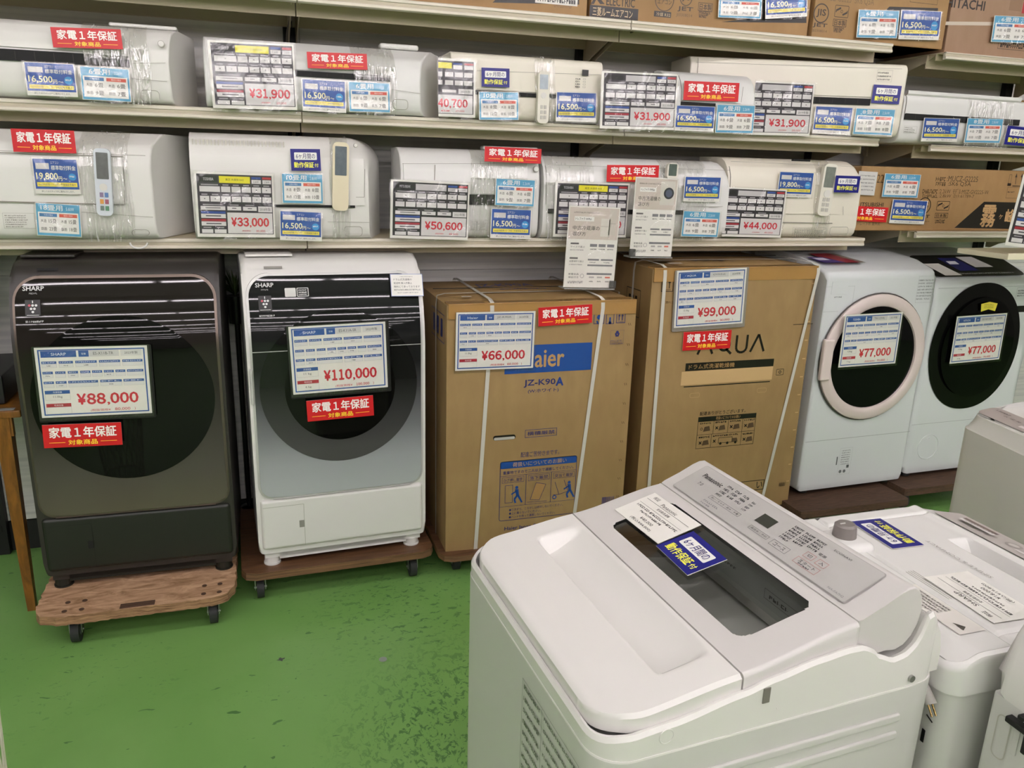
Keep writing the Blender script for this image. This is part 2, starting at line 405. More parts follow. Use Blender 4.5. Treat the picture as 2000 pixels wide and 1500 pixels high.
# floor studs / marks
b = MB(); b.cyl((0, 0, 0), (0, 0, .0012), .013, mat('grey_cap', '8d9590', .4), 18); o = b.build('round_marker'); o.location = atZ(748, 1288, 0); tag(o, 'round pale grey cap set in the green floor', 'marker')
b = MB(); b.add([(math.cos(t)*r, math.sin(t)*r*.8, .0008) for t, r in [(i*.55, .011+.005*math.sin(i*2.3)) for i in range(11)]], [tuple(range(11))], mat('dark_stain', '4c524c', .6), False)
o = b.build('floor_stain'); o.location = atZ(549, 1288, 0); tag(o, 'small dark blot on the green floor left of the round cap', 'stain')
# ceiling lights
TUBE = mat('tube_light', 'fdf3f8', .5, emit=TUBE_STRENGTH)
first = None
for ri, ty in enumerate(TUBE_ROWS):
    for tx in TUBE_XS:
        if first is None:
            r = empty('ceiling_light', (tx, ty, TUBE_Z+.06))
            b = MB(); b.box((-.64, -.045, .0), (.64, .045, .05), mat('fixture_white', 'dddddd', .5), .006); b.box((-.012, -.012, .05), (.012, .012, .19), MATS['fixture_white']); b.build('housing', r)
            b = MB(); b.cyl((-.61, 0, -.025), (.61, 0, -.025), .016, TUBE, 10); b.build('tube', r)
            first = r
        else:
            r = first.copy(); COL.objects.link(r); r.location = (tx, ty, TUBE_Z+.06)
            for ch in first.children: c = ch.copy(); COL.objects.link(c); c.parent = r
        tag(r, 'bare fluorescent tube on the ceiling, %s row from the shelving, %s from the left' % (('first', 'second', 'third', 'fourth', 'fifth', 'sixth', 'seventh', 'eighth')[ri], ('first', 'second', 'third', 'fourth', 'fifth', 'sixth', 'seventh', 'eighth')[TUBE_XS.index(tx)]), 'ceiling light', 'fluorescent tubes on the ceiling')

# ================================================================== GONDOLA SHELVING
LIP = 2.90; BACK = 3.35
X0, X1, X2, X3 = -1.033, .167, 1.366, 2.566
SZ = {1: 2.085, 2: 1.71, 3: 1.287}       # shelf top heights
b = MB()
for i, (a, c) in enumerate(((-2.233, X0), (X0, X1), (X1, X2), (X2, X3), (X3, 3.766), (3.766, 4.966))):
    for k in range(5):
        b.box((a*1.0+.03, BACK, .13+k*.49), (c+.0+.03-.002, BACK+.012, .13+(k+1)*.49-.0015), PANEL)
b.box((-2.2, BACK-.0, .0), (5, BACK+.02, .125), mat('gondola_base', '121212', .6))
struct(b.build('wall_panelling'))
def post(x):
    b = MB(); b.box((x-.022, BACK-.035, .0), (x+.022, BACK-.001, 2.6), POST, .002)
    for k in range(50): b.box((x-.009, BACK-.0362, .1+k*.05), (x-.004, BACK-.0348, .125+k*.05), DARK); b.box((x+.004, BACK-.0362, .1+k*.05), (x+.009, BACK-.0348, .125+k*.05), DARK)
    return b.build('shelf_upright')
for x, l in ((X0, 'black slotted upright at far left behind the left air conditioners'), (X1-.01, 'black slotted upright above the gap between dark and silver washers'), (X2-.02, 'black slotted upright behind the gap between the two big cartons'), (X3-.01, 'black slotted upright behind the third shelf bay end'), (3.70, 'black slotted upright at far right behind the drum washers')):
    tag(post(x), l, 'shelf upright', 'slotted uprights of the shelving')
def shelf(xa, xb, zt, lip=LIP, label='', lh=.036):
    r = empty('shelf', ((xa+xb)/2, lip, zt-lh)); r.empty_display_size = .1
    w = (xb-xa)/2-.002
    b = MB(); b.box((-w, .002, lh-.004), (w, BACK-lip-.037, lh), SHELF_B); b.box((-w, BACK-lip-.06, -.02), (w, BACK-lip-.037, lh-.004), SHELF_B)
    b.box((-w, .05, lh-.03), (w, .054, lh-.004), SHELF_B); b.build('shelf_board', r)
    b = MB()
    b.prism([(0, 0), (-.004, .003), (-.004, .011), (0, .013), (0, .023), (-.004, .025), (-.004, lh-.003), (0, lh), (.012, lh), (.012, 0)], -w, w, SHELF)
    b.box((-w+.001, -.0006, .0135), (w-.001, .001, .0225), SHELF_T)
    b.build('front_lip', r)
    D = BACK-lip-.036
    for sx in (-1, 1):
        b = MB(); x = sx*(w-.012)
        b.prism([(.06, lh-.004), (D, lh-.004), (D, -.085), (D-.03, -.085), (D-.08, -.06), (.12, -.004)], x-.002, x+.002, SHELF_B)
        b.build('bracket', r)
    b = MB(); b.box((-w, .10, -.028), (w, .104, lh-.004), SHELF_B); b.build('stiffener', r)
    tag(r, label, 'shelf', 'cream steel shelves')
for row, nm in ((1, 'top'), (2, 'middle'), (3, 'lower')):
    for i, (a, c) in enumerate(((X0, X1), (X1, X2), (X2, X3))):
        shelf(a, c, SZ[row], LIP, 'cream steel shelf, %s row, %s bay from the left' % (nm, ('first', 'second', 'third')[i]))
shelf(2.845, 3.745, 2.072, LIP, 'cream steel shelf at the far right of the top row, after a gap', .03)
shelf(2.845, 3.745, 1.693, LIP, 'cream shelf under the rightmost white air conditioner, after a gap', .03)
shelf(2.845, 3.745, 1.316, LIP, 'cream shelf at right holding the carton with the black slanted band', .03)

# ================================================================== CARDS
def frame_from_quad(q, p, n, lean=0):
    A = [atP(x, y, p, n) for x, y in q]      # TL TR BR BL
    c = (A[0]+A[1]+A[2]+A[3])/4
    w = ((A[1]-A[0]).length+(A[2]-A[3]).length)/2; h = ((A[0]-A[3]).length+(A[1]-A[2]).length)/2
    X = ((A[1]-A[0])+(A[2]-A[3])).normalized(); Z = n.cross(X).normalized()
    if Z.dot((A[0]-A[3])+(A[1]-A[2])) < 0: Z = -Z
    Yl = -n.normalized(); X = Yl.cross(Z).normalized(); 
    return c - X*w/2 - Z*h/2, X, Yl, Z, w, h
def card(name, q, Y, draw, label, cat, group, sleeve=0, th=.0012, nrm=None, pt=None, base=None, **kw):
    n = nrm or Vector((0, -1, 0)); p = pt or Vector((0, Y, 0))
    o, X, Yl, Z, w, h = frame_from_quad(q, p, n.normalized())
    b = MB(); b.box((0, 0, 0), (w, th, h), base or CARD_W)
    s = b.sheet(Matrix.Identity(4), w, h); draw(s, **kw)
    ob = b.build(name)
    ob.matrix_world = Matrix(((X.x, Yl.x, Z.x, o.x), (X.y, Yl.y, Z.y, o.y), (X.z, Yl.z, Z.z, o.z), (0, 0, 0, 1)))
    tag(ob, label, cat, group)
    if sleeve:
        b = MB(); g = sleeve; nx = 10
        vs = []; fs = []
        for j in range(nx+1):
            for i in range(nx+1):
                u, v = i/nx, j/nx
                vs.append((-g+(w+2*g)*u, -.0032-.0012*math.sin(u*7+v*3)-.0008*math.sin(v*11+w*90), -g*1.6+(h+2.4*g)*v))
        for j in range(nx):
            for i in range(nx): a = j*(nx+1)+i; fs.append((a, a+1, a+nx+2, a+nx+1))
        b.add(vs, fs, SLEEVE); b.build('clear_sleeve', ob)
    return ob
RED, YEL, NAVY, WT = 'cc1a22', 'ffe84a', '1a1c7c', 'f3f2ee'
def d_red(s, cut=0):
    s.rect(0, 0, 1, 1, RED, 1)
    s.text('家電１年保証', .08, .42, .93, .88, 'fbf7f2', .022, 2); s.text('対象商品', .31, .10, .68, .32, 'ffdc3c', .02, 2)
    s.rect(.07, .20, .27, .225, 'ffc43c', 2); s.rect(.72, .20, .93, .225, 'ffc43c', 2)
def d_red_cut(s):      # left part tucked behind the neighbour
    s.rect(0, 0, 1, 1, RED, 1); s.text('１年保証', .10, .42, .90, .88, 'fbf7f2', .022, 2); s.text('対象商品', .02, .10, .52, .32, 'ffdc3c', .02, 2); s.rect(.6, .2, .9, .225, 'ffc43c', 2)
def d_navy(s):
    s.rect(0, 0, 1, 1, NAVY, 1); s.rrect(.12, .50, .88, .84, .003, WT, 2); s.text('6ヶ月間の', .18, .55, .82, .79, '23206e', .006, 3)
    s.text('動作保証', .10, .14, .76, .40, 'f4f35a', .02, 2); s.text('付', .79, .17, .92, .34, 'f4f35a', .01, 2)
def d_fee(s, price='16,500', blue='2d56a6'):
    s.rect(.02, .14, .98, .985, blue, 1); s.rect(.07, .70, .36, .87, 'd9d6d6', 2)
    s.text('エアコン', .40, .85, .58, .92, WT, 0, 2); s.text('標準取付料金', .40, .68, .94, .81, WT, .012, 2)
    s.text(price, .06, .38, .53, .60, 'fbf6c8', .018, 2); s.text('円', .54, .38, .62, .50, 'fbf6c8', .012, 2); s.text('〜', .64, .42, .73, .46, 'fbf6c8', .01, 2)
    s.disc(.85, .49, .085*s.w, '3f9ad8', 2); s.scrib(.79, .48, .91, .53, WT, 4, 3)
    s.rect(.06, .21, .94, .33, 'f3e35a', 2); s.text('6m以内配管パイプ付｜外壁面取手最大', .09, .235, .91, .305, '3a4668', .0, 3); s.text('詳しくはスタッフがご案内いたします。', .14, .045, .86, .105, '4a4a52', 0, 2)
def d_room(s, n='6', kw='2.2', a=('6', '6', '9', '7')):
    s.rect(.015, .015, .985, .985, '5aa7cf', 1); s.rect(.05, .09, .95, .73, 'f1efec', 2)
    s.text(n+'畳用', .18 if len(n) < 2 else .12, .78, .60, .95, WT, .006, 2); s.text(kw+'kW', .68, .80, .86, .90, 'dcecf4', 0, 2)
    s.rect(.08, .59, .47, .69, '4d80b8', 3); s.rect(.52, .59, .92, .69, 'dd5f50', 3); s.text('冷房の場合', .18, .615, .38, .67, 'e9eef4', 0, 4); s.text('暖房の場合', .62, .615, .82, .67, 'f6e4e0', 0, 4)
    for i, (x, t) in enumerate(((.08, '木造'), (.53, '木造'))):
        s.text('木造', x+.02, .41, x+.15, .51, '4a4644', 0, 3); s.text(a[i]+'畳', x+.20, .40, x+.37, .53, '4a4644', .0, 3)
        s.text('鉄筋', x+.02, .17, x+.15, .27, '4a4644', 0, 3); s.text(a[2+i]+'畳', x+.20, .16, x+.37, .29, '4a4644', .0, 3)
def d_acp(s, brand='SHARP', price='¥31,900', sub='29,000', yr='2022年製', yel=True, model='', cut=0, c='35313a', hidebrand=False):
    def R(x0, y0, x1, y1, col, k):
        x0, x1 = (x0-cut)/(1-cut), (x1-cut)/(1-cut)
        if x1 <= .0: return
        s.rect(max(x0, .0), y0, x1, y1, col, k)
    def T(t, x0, y0, x1, y1, col, bd, k):
        x0, x1 = (x0-cut)/(1-cut), (x1-cut)/(1-cut)
        if x0 < 0: return
        s.text(t, x0, y0, x1, y1, col, bd, k)
    R(.03, .05, .98, .97, c, 1); G = 'dedbdc'
    R(.06, .85, .29, .94, '1c1a20', 2)
    if brand: T(brand, .11, .872, .24, .917, 'dcdce0', .004, 3)
    R(.31, .84, .70, .945, 'e8df2c' if yel else 'c9c6c9', 2)
    if model: T(model, .39, .875, .62, .912, '6a6428', 0, 3)
    R(.72, .91, .84, .945, '31509c', 2); R(.72, .84, .84, .90, G, 2); R(.86, .91, .97, .945, 'b8323c', 2); R(.86, .84, .97, .90, G, 2)
    T('2.2kW', .74, .855, .81, .885, '55525a', 0, 3); T('2.2kW', .88, .855, .95, .885, '55525a', 0, 3)
    for r, y in ((0, .70), (1, .55)):
        xs = [.06, .33, .46, .59, .72, .85] if r == 0 else [.06, .19, .325, .46, .59, .72, .85]
        for i, x in enumerate(xs):
            x2 = (xs[i+1] if i+1 < len(xs) else .98)-.015
            R(x, y, x2, y+.085, G, 2); R(x+.02, y+.10, x2-.02, y+.118, 'a8a5aa', 2)
            if random.random() < .5: R((x+x2)/2-.008, y+.035, (x+x2)/2+.008, y+.05, '6a676c', 3)
    for x, x2 in ((.06, .37), (.395, .57), (.595, .77)): R(x, .42, x2, .48, G, 2); R(x+.06, .445, x2-.06, .46, '77747a', 3); R(x+.03, .495, x2-.03, .51, 'a8a5aa', 2)
    R(.79, .40, .97, .49, G, 2); T(yr, .81, .42, .95, .47, '4a474c', 0, 3)
    R(.06, .365, .37, .40, '31509c', 2); R(.06, .295, .37, .36, G, 2); R(.12, .32, .31, .338, '55525a', 3)
    R(.06, .245, .37, .28, 'a92c3c', 2); R(.06, .175, .37, .24, G, 2); R(.12, .20, .31, .218, '55525a', 3)
    R(.06, .06, .20, .12, G, 2); R(.22, .06, .37, .12, G, 2); R(.08, .14, .18, .155, 'a8a5aa', 2); R(.25, .14, .34, .155, 'a8a5aa', 2)
    R(.39, .06, .97, .385, 'dad7d8', 2)
    s.price(price, (.44-cut)/(1-cut), .175, (.92-cut)/(1-cut), .305, 'cf2a3c', .045, 3); T('(税抜価格¥', .57, .085, .68, .115, 'cf3a4c', 0, 3); s.price(sub, (.75-cut)/(1-cut), .085, (.87-cut)/(1-cut), .117, 'cf3a4c', .02, 3)
def d_wp(s, brand='SHARP', model='ES-X11B-TR', yr='2023年製', kg='11.0kg', price='¥88,000', sub='80,000', kg2=''):
    B = '2c57a0'; G = 'e4e3e2'
    s.frame(.025, .03, .975, .97, .004, B, 1)
    s.rect(.05, .86, .36, .95, B, 2); s.text(brand, .14, .885, .27, .925, 'eef2f8', .006, 3)
    s.rect(.38, .86, .47, .95, B, 2); s.text('型番', .405, .89, .445, .915, 'eef2f8', 0, 3)
    s.rect(.475, .86, .74, .95, 'd4d3d2', 2); s.text(model, .51, .885, .69, .925, '4c4c50', .003, 3); s.rect(.755, .86, .945, .95, 'dddcda', 2); s.text(yr, .79, .885, .91, .925, '4c4c50', .003, 3)
    def cell(x0, y, x1, k):
        s.rect(x0, y-.055, x1, y+.035, 'cccac8', 2); s.rect(x0+.003, y-.051, x1-.003, y, G, 3); s.rect(x0, y, x1, y+.036, B, 3); s.scrib(x0+.01, y+.01, x1-.01, y+.026, 'c4d0e4', k, 4)
        if random.random() < .4: s.scrib((x0+x1)/2-.02, y-.035, (x0+x1)/2+.02, y-.02, '77777a', 3, 4)
    for x0, x1, k in ((.05, .18, 5), (.20, .325, 5), (.345, .535, 9), (.555, .745, 9), (.765, .95, 8)): cell(x0, .77, x1, k)
    for i, x0 in enumerate((.05, .16, .27, .38, .485, .59, .695, .80)): cell(x0, .625, x0+(.09 if i < 7 else .15), 4 if i < 7 else 8)
    for x0, x1, k in ((.05, .14, 4), (.155, .25, 3), (.265, .53, 10), (.55, .745, 3), (.76, .95, 3)): cell(x0, .485, x1, k)
    s.rect(.05, .34, .27, .39, B, 2); s.text('洗濯容量', .12, .352, .20, .378, 'e4ebf4', 0, 3); s.frame(.05, .25, .27, .34, .0006, 'b8b6b4', 2)
    if kg: s.text(kg, .12, .275, .20, .315, '55555a', 0, 3)
    s.rect(.05, .15, .27, .20, 'b2283c', 2); s.text('乾燥容量', .12, .162, .20, .188, 'f4e4e4', 0, 3); s.frame(.05, .05, .27, .15, .0006, 'b8b6b4', 2)
    if kg2: s.text(kg2, .13, .08, .19, .115, '55555a', 0, 3)
    s.price(price, .33, .175, .88, .325, 'cf2a3c', .045, 2); s.text('(税抜価格¥', .44, .06, .62, .10, 'cf3a4c', .003, 2); s.price(sub, .66, .068, .80, .105, 'cf3a4c', .03, 2); s.text(')', .84, .06, .85, .105, 'cf3a4c', 0, 2)

G_RED, G_NAVY, G_FEE, G_ROOM, G_ACP, G_WP = ('red one-year warranty cards', 'navy six-month warranty cards', 'blue installation fee cards', 'light blue room size cards', 'dark air conditioner price cards', 'blue and white washer price cards')
def red(q, Y, where, **k): return card('warranty_card', q, Y, k.pop('draw', d_red), 'red one-year warranty card '+where, 'warranty card', G_RED, **k)
def navy(q, Y, where, **k): return card('warranty_card', q, Y, d_navy, 'navy six-month warranty card '+where, 'warranty card', G_NAVY, **k)
def fee(q, Y, where, **k): return card('fee_card', q, Y, d_fee, 'blue installation fee card '+where, 'fee card', G_FEE, sleeve=.004, **k)
def room(q, Y, where, **k): return card('room_size_card', q, Y, d_room, 'light blue room-size card '+where, 'room size card', G_ROOM, sleeve=.004, **k)
def acp(q, Y, where, **k): return card('price_card', q, Y, d_acp, 'dark gridded price card '+where, 'price card', G_ACP, sleeve=.006, **k)
def wp(q, Y, where, holder=None, **k):
    o = card('price_card', q, Y, d_wp, 'white and blue price card '+where, 'price card', G_WP, sleeve=.006, **k)
    if holder:
        w = max(v.co.x for v in o.data.vertices); h = max(v.co.z for v in o.data.vertices)
        b = MB(); b.box((-.008, .0013, -.016), (w+.012, .0033, h+.002), holder, .004, 2, axis=1); b.build('card_holder', o)
    return o

# ================================================================== AIR CONDITIONERS
def prof(d, h, kind):
    if kind == 'round':
        t = [(.10, h), (.07, h-.004), (.04, h-.018), (.018, h-.042), (.004, h-.075), (0, h-.11)]
    elif kind == 'slope':
        t = [(.11, h), (.09, h-.003), (.03, h-.035), (.018, h-.048), (.008, h-.07), (0, h-.11)]
    else:
        t = [(.03, h), (.012, h-.004), (.003, h-.012), (0, h-.03)]
    return [(d, 0), (d, h)] + t + [(0, .05), (.006, .022), (.02, .006), (.04, 0)]
def ac(name, x0, x1, Yf, z, h, d, m, kind, label, feats=(), slant1=0, slant0=0, panel=None, wraps=(), rz=0, rend=0):
    """feats / panel / wraps are in metres on the front face, measured from the left end and the base"""
    w = x1-x0
    r = empty('air_conditioner', (x0 if not rz else x0, Yf, z), rz)
    b = MB(); P = prof(d, h, kind)
    if not rend: b.prism(P, 0, w, m, .006, slant0=slant0, slant1=slant1)
    else:                       # end with a rounded upper corner seen from the front
        XS = [0]+[w-rend+rend*math.sin(math.pi/2*i/12) for i in range(13)]; vs = []; fs = []; n = len(P)
        for i, x in enumerate(XS):
            he = h-(0 if i == 0 else rend-math.sqrt(max(0, rend*rend-(x-(w-rend))**2)))
            for p in P: zz = p[1] if p[1] <= h*.5 else h*.5+(p[1]-h*.5)*(he-h*.5)/(h*.5); vs.append((x+(slant1*p[0] if i else 0)*(x/w), p[0], zz))
        for i in range(len(XS)-1):
            for k in range(n): fs.append((i*n+k, i*n+(k+1) % n, (i+1)*n+(k+1) % n, (i+1)*n+k))
        fs.append(tuple(range(n))[::-1]); fs.append(tuple((len(XS)-1)*n+k for k in range(n))); b.add(vs, [tuple(f) for f in fs], m)
    b.build('casing', r)
    def yat(zz):
        best = 0
        pts = sorted([(p[1], p[0]) for p in P if p[0] < d-.001 or p[1] > h*.5], key=lambda t: t[0])
        pts = [p for p in pts if p[1] <= .115]
        for i in range(len(pts)-1):
            if pts[i][0] <= zz <= pts[i+1][0] and pts[i+1][0] > pts[i][0]:
                t = (zz-pts[i][0])/(pts[i+1][0]-pts[i][0]); return pts[i][1]+t*(pts[i+1][1]-pts[i][1])
        return best
    if panel:
        a, c, z0, z1 = panel; b = MB()
        lv = [z0+(z1-z0)*i/14 for i in range(15)]; fr = lambda x, zz: yat(zz)-.005
        b.strips(lv, lambda zz: (a, c), fr, 8, m)
        for j, zz in ((0, z0), (14, z1)): b.add([(a, yat(zz)-.005, zz), (c, yat(zz)-.005, zz), (c, yat(zz)+.001, zz), (a, yat(zz)+.001, zz)], [(0, 3, 2, 1) if j == 0 else (0, 1, 2, 3)], GREY_AC, False)
        for xx in (a, c):
            vs = []; 
            for zz in lv: vs += [(xx, yat(zz)-.005, zz), (xx, yat(zz)+.001, zz)]
            b.add(vs, [(2*i, 2*i+1, 2*i+3, 2*i+2) for i in range(14)], GREY_AC, False)
        b.build('front_panel', r)
    for f in feats:
        t = f[0]
        if t == 'slot':
            _, a, c, z0, z1 = f; b = MB(); b.box((a, -.0062, z0), (c, .004, z1), DARK)  # raised black box, its colour standing in for the shaded opening
            n = int((c-a)/.05)
            for i in range(1, n): b.box((a+(c-a)*i/n-.001, -.0068, z0+.004), (a+(c-a)*i/n+.001, -.0055, z1-.004), mat('slot_rib', '26241f', .6))
            b.build('air_outlet', r)
        elif t == 'flap':
            _, a, c, z0, z1 = f; b = MB(); b.box((a, -.008, z0), (c, .004, z1), m, .003); b.build('louvre_flap', r)
        elif t == 'line':
            _, a, z0, c, z1, th = f; b = MB(); s = b.sheet(Matrix.Translation((0, -.0055, 0)), 1, 1); s.line(a, z0, c, z1, th, '8c897f', 1); b.build('seam', r)
        elif t == 'rbox':
            _, a, c, z0, z1 = f; b = MB(); s = b.sheet(Matrix.Translation((0, -.0006, 0)), 1, 1); s.rframe(a, z0, c, z1, .012, .0016, '9a978d', 1); b.build('drain_cover', r)
        elif t == 'knob':
            _, a, z0, rr = f; b = MB(); b.cyl((a, .0, z0), (a, -.009, z0), rr, mat('knob_ring', 'aaa79f', .4), 24); b.cyl((a, -.009, z0), (a, -.011, z0), rr*.8, m, 24); b.build('sensor', r)
        elif t == 'print':
            _, a, c, z0, z1, n = f; b = MB(); s = b.sheet(Matrix.Translation((a, -.0012, z0)), c-a, z1-z0)
            s.frame(0, 0, 1, 1, .0006, '908d84', 1)
            for k in range(n): s.scrib(.06, .9-(k+.7)*.86/n, random.uniform(.6, .94), .9-(k+.25)*.86/n, '8a877f', 12, 1)
            b.build('information_label', r)
        elif t == 'leds':
            _, a, z0 = f; b = MB(); s = b.sheet(Matrix.Translation((a, -.0065, z0)), .05, .07)
            s.rect(.5, .7, 1, 1, '14110f', 1)
            for k in range(4): s.scrib(0, .5-k*.13, .4, .56-k*.13, '55524c', 3, 1); s.frame(.6, .5-k*.13, .8, .57-k*.13, .0006, '55524c', 1)
            b.build('display', r)
        elif t == 'grille':
            _, a, c, z0, z1, n = f; b = MB()
            for i in range(n): x = a+(c-a)*i/n; b.box((x, yat((z0+z1)/2)-.007, z0), (x+.003, yat((z0+z1)/2)+.004, z1), mat('grille_grey', 'c9c6bb', .5))
            b.build('top_grille', r)
    for wr in wraps:
        a, c = wr[:2]; b = MB(); vs = []; fs = []; n = 12; N = 28
        loop = [(p[0], p[1]) for p in P]
        pts = [(-.012, -.004)] + [(-.012, zz) for zz in [h*i/16 for i in range(1, 12)]] + [(p[0]-.010, p[1]+.004) for p in P[7 if kind != 'box' else 5:1:-1]] + [(d*.8, h+.006)]
        for i in range(n+1):
            for (yy, zz) in pts:
                vs.append((a+(c-a)*i/n+.004*math.sin(zz*23+i), yy-.0025*math.sin(i*2.1+zz*31)-.002*math.sin(i*5.3), zz))
        K = len(pts)
        for i in range(n):
            for k in range(K-1): fs.append((i*K+k, (i+1)*K+k, (i+1)*K+k+1, i*K+k+1))
        b.add(vs, fs, WRAP); b.build('stretch_wrap', r)
    tag(r, label, 'air conditioner', 'used wall air conditioners on the shelves')
    return r
def fx(px, py, Y): return atY(px, py, Y).x
def fz(px, py, Y): return atY(px, py, Y).z

Z2, Z3 = SZ[2], SZ[3]
# --- middle row
Y = 2.885
x1 = fx(337, 205, Y); x0 = x1-.80
h = fz(345, 55, Y)-Z2
q = lambda px, py, Y=Y: (fx(px, py, Y), fz(px, py, Y)-Z2)
ac('', x0, x1, Y, Z2, .235, .26, WHITE_AC, 'round', 'white air conditioner with round button, leftmost on the middle shelf', slant1=.25, panel=(.01, fx(253, 100, Y)-x0, q(150, 96)[1]-.005, .215),
   feats=[('slot', .01, fx(252, 115, Y)-x0, q(80, 122)[1]-.0, q(80, 97)[1]-.004), ('knob', fx(315, 86, Y)-x0, q(315, 86)[1], .010), ('rbox', fx(275, 190, Y)-x0, fx(312, 190, Y)-x0, .008, q(275, 175)[1]), ('line', fx(258, 124, Y)-x0, q(258, 124)[1], .79, q(334, 124)[1], .0012), ('line', fx(258, 154, Y)-x0, q(258, 154)[1], .79, q(334, 160)[1], .0012)],
   wraps=[(fx(163, 100, Y)-x0, fx(290, 100, Y)-x0)])
Y = 2.875; x0 = fx(402, 190, Y); x1 = fx(821, 215, Y)
q2 = lambda px, py: (fx(px, py, Y)-x0, fz(px, py, Y)-Z2)
ac('', x0, x1, Y, Z2, .225, .2, WHITE_AC2, 'slope', 'white air conditioner with tapered end and rolled wrap on top, second on the middle shelf', slant1=.55, panel=(.02, q2(765, 130)[0], q2(650, 140)[1], .20),
   feats=[('slot', q2(575, 150)[0], q2(762, 150)[0], q2(650, 153)[1], q2(650, 142)[1]), ('line', q2(764, 135)[0], q2(764, 175)[1], .999*(x1-x0), q2(820, 183)[1], .0012), ('rbox', q2(767, 200)[0], q2(797, 200)[0], q2(780, 214)[1], q2(780, 194)[1])],
   wraps=[(q2(690, 150)[0], q2(772, 150)[0])])
Y = 2.89; x0 = fx(880, 190, Y); x1 = fx(1172, 245, Y)
q3 = lambda px, py: (fx(px, py, Y)-x0, fz(px, py, Y)-Z2)
ac('', x0, x1, Y, Z2, .225, .2, CREAM_AC, 'box', 'boxy cream air conditioner with small black display, third on the middle shelf', panel=(.01, q3(1112, 160)[0], q3(1000, 178)[1], q3(1000, 138)[1]),
   feats=[('slot', .01, q3(1110, 185)[0], q3(1000, 188)[1], q3(1000, 180)[1]), ('leds', q3(1122, 175)[0], q3(1122, 175)[1]), ('line', .0, q3(900, 138)[1], x1-x0, q3(1170, 146)[1], .0012), ('print', q3(1072, 230)[0], q3(1083, 230)[0], q3(1078, 235)[1], q3(1078, 209)[1], 8)],
   wraps=[(q3(1043, 150)[0], q3(1082, 150)[0])])
Y = 2.86; x0 = fx(1325, 200, Y); x1 = fx(1470, 245, Y)
q4 = lambda px, py: (fx(px, py, Y)-x0, fz(px, py, Y)-Z2)
ac('', x0-.05, x1, Y, Z2, .215, .125, WHITE_AC2, 'round', 'small white air conditioner half hidden by cards, fourth on the middle shelf', panel=(.06, q4(1448, 180)[0]+.05, q4(1400, 200)[1], .20),
   feats=[('slot', .06, q4(1396, 205)[0]+.05, q4(1360, 208)[1], q4(1360, 200)[1]), ('line', q4(1449, 170)[0]+.05, q4(1449, 200)[1], q4(1450, 170)[0]+.05, q4(1450, 170)[1], .002)])
# the wide one is turned so its left end goes back behind its neighbour
pr = atY(1764, 200, 2.84); rz = math.radians(-13); wd_ = .92
x0 = pr.x-wd_*math.cos(rz); y0 = 2.84-wd_*math.sin(rz)
Yh = 2.90
nH = Vector((-math.sin(-rz)*-1*-1, -math.cos(rz), 0))
nH = Vector((math.sin(rz), -math.cos(rz), 0)); pH = Vector((pr.x, 2.84, 0)); uH = Vector((math.cos(rz), math.sin(rz), 0)); oH = Vector((x0, y0, Z2))
def qh(px, py): P_ = atP(px, py, pH, nH); return ((P_-oH).dot(uH), P_.z-Z2)
ac('', x0, None or x0+wd_, y0, Z2, qh(1700, 122)[1], .22, CREAM_AC, 'box', 'wide cream air conditioner with black air slot, fifth on the middle shelf', panel=(.03, qh(1704, 160)[0], qh(1650, 188)[1], qh(1650, 124)[1]), rz=rz, slant0=.1,
   feats=[('slot', qh(1500, 190)[0], qh(1699, 195)[0], qh(1640, 204)[1], qh(1640, 191)[1]), ('line', 0.02, qh(1560, 130)[1], .89, qh(1765, 135)[1], .0012), ('print', qh(1712, 150)[0], qh(1742, 150)[0], qh(1730, 160)[1], qh(1730, 137)[1], 3)])
Y = 2.885; x0 = fx(1758, 250, Y); Z4 = 1.693
q5 = lambda px, py: (fx(px, py, Y)-x0, fz(px, py, Y)-Z4)
ac('', x0, x0+.80, Y, Z4, .20, .24, WHITE_AC2, 'box', 'low white air conditioner at the right end of the middle shelf', panel=(.01, q5(1993, 200)[0], q5(1850, 227)[1], q5(1900, 185)[1]),
   feats=[('slot', .012, q5(1990, 235)[0], q5(1850, 238)[1], q5(1850, 226)[1]), ('print', q5(1757, 255)[0]+.02, q5(1790, 255)[0], q5(1770, 260)[1], q5(1770, 246)[1], 3)],
   wraps=[(q5(1890, 200)[0], q5(1980, 200)[0])])
# --- lower row
Y = 2.85; x1 = fx(307, 470, Y); x0 = x1-.86
q6 = lambda px, py: (fx(px, py, Y)-x0, fz(px, py, Y)-Z3)
ac('', x0, x1, Y, Z3, .335, .30, WHITE_AC, 'slope', 'tall off-white air conditioner with taped remote, leftmost on the lower shelf', slant1=.35, panel=(.01, q6(242, 350)[0], q6(200, 397)[1], q6(200, 306)[1]),
   feats=[('line', .01, q6(20, 293)[1], q6(284, 300)[0], q6(284, 304)[1], .0015), ('line', .01, q6(20, 389)[1], q6(243, 400)[0], q6(243, 400)[1], .004), ('line', .01, q6(20, 296)[1], q6(240, 300)[0], q6(240, 306)[1], .003), ('line', q6(242, 306)[0], q6(242, 306)[1], q6(244, 400)[0], q6(244, 400)[1], .002),
          ('line', q6(160, 414)[0], q6(160, 414)[1], .855, q6(305, 424)[1], .0012), ('rbox', q6(258, 460)[0], q6(293, 460)[0], .012, q6(270, 448)[1]), ('print', q6(8, 440)[0], q6(70, 440)[0], q6(40, 446)[1], q6(40, 416)[1], 6)],
   wraps=[(q6(160, 350)[0], q6(255, 350)[0])])
b = MB(); cp_l = []
for k_ in range(13):
    a_ = math.pi*k_/12; c_ = atY(271-17*math.cos(a_), 474+11*math.sin(a_), 2.842); cp_l.append((c_.x-x0, c_.y-Y, c_.z-Z3))
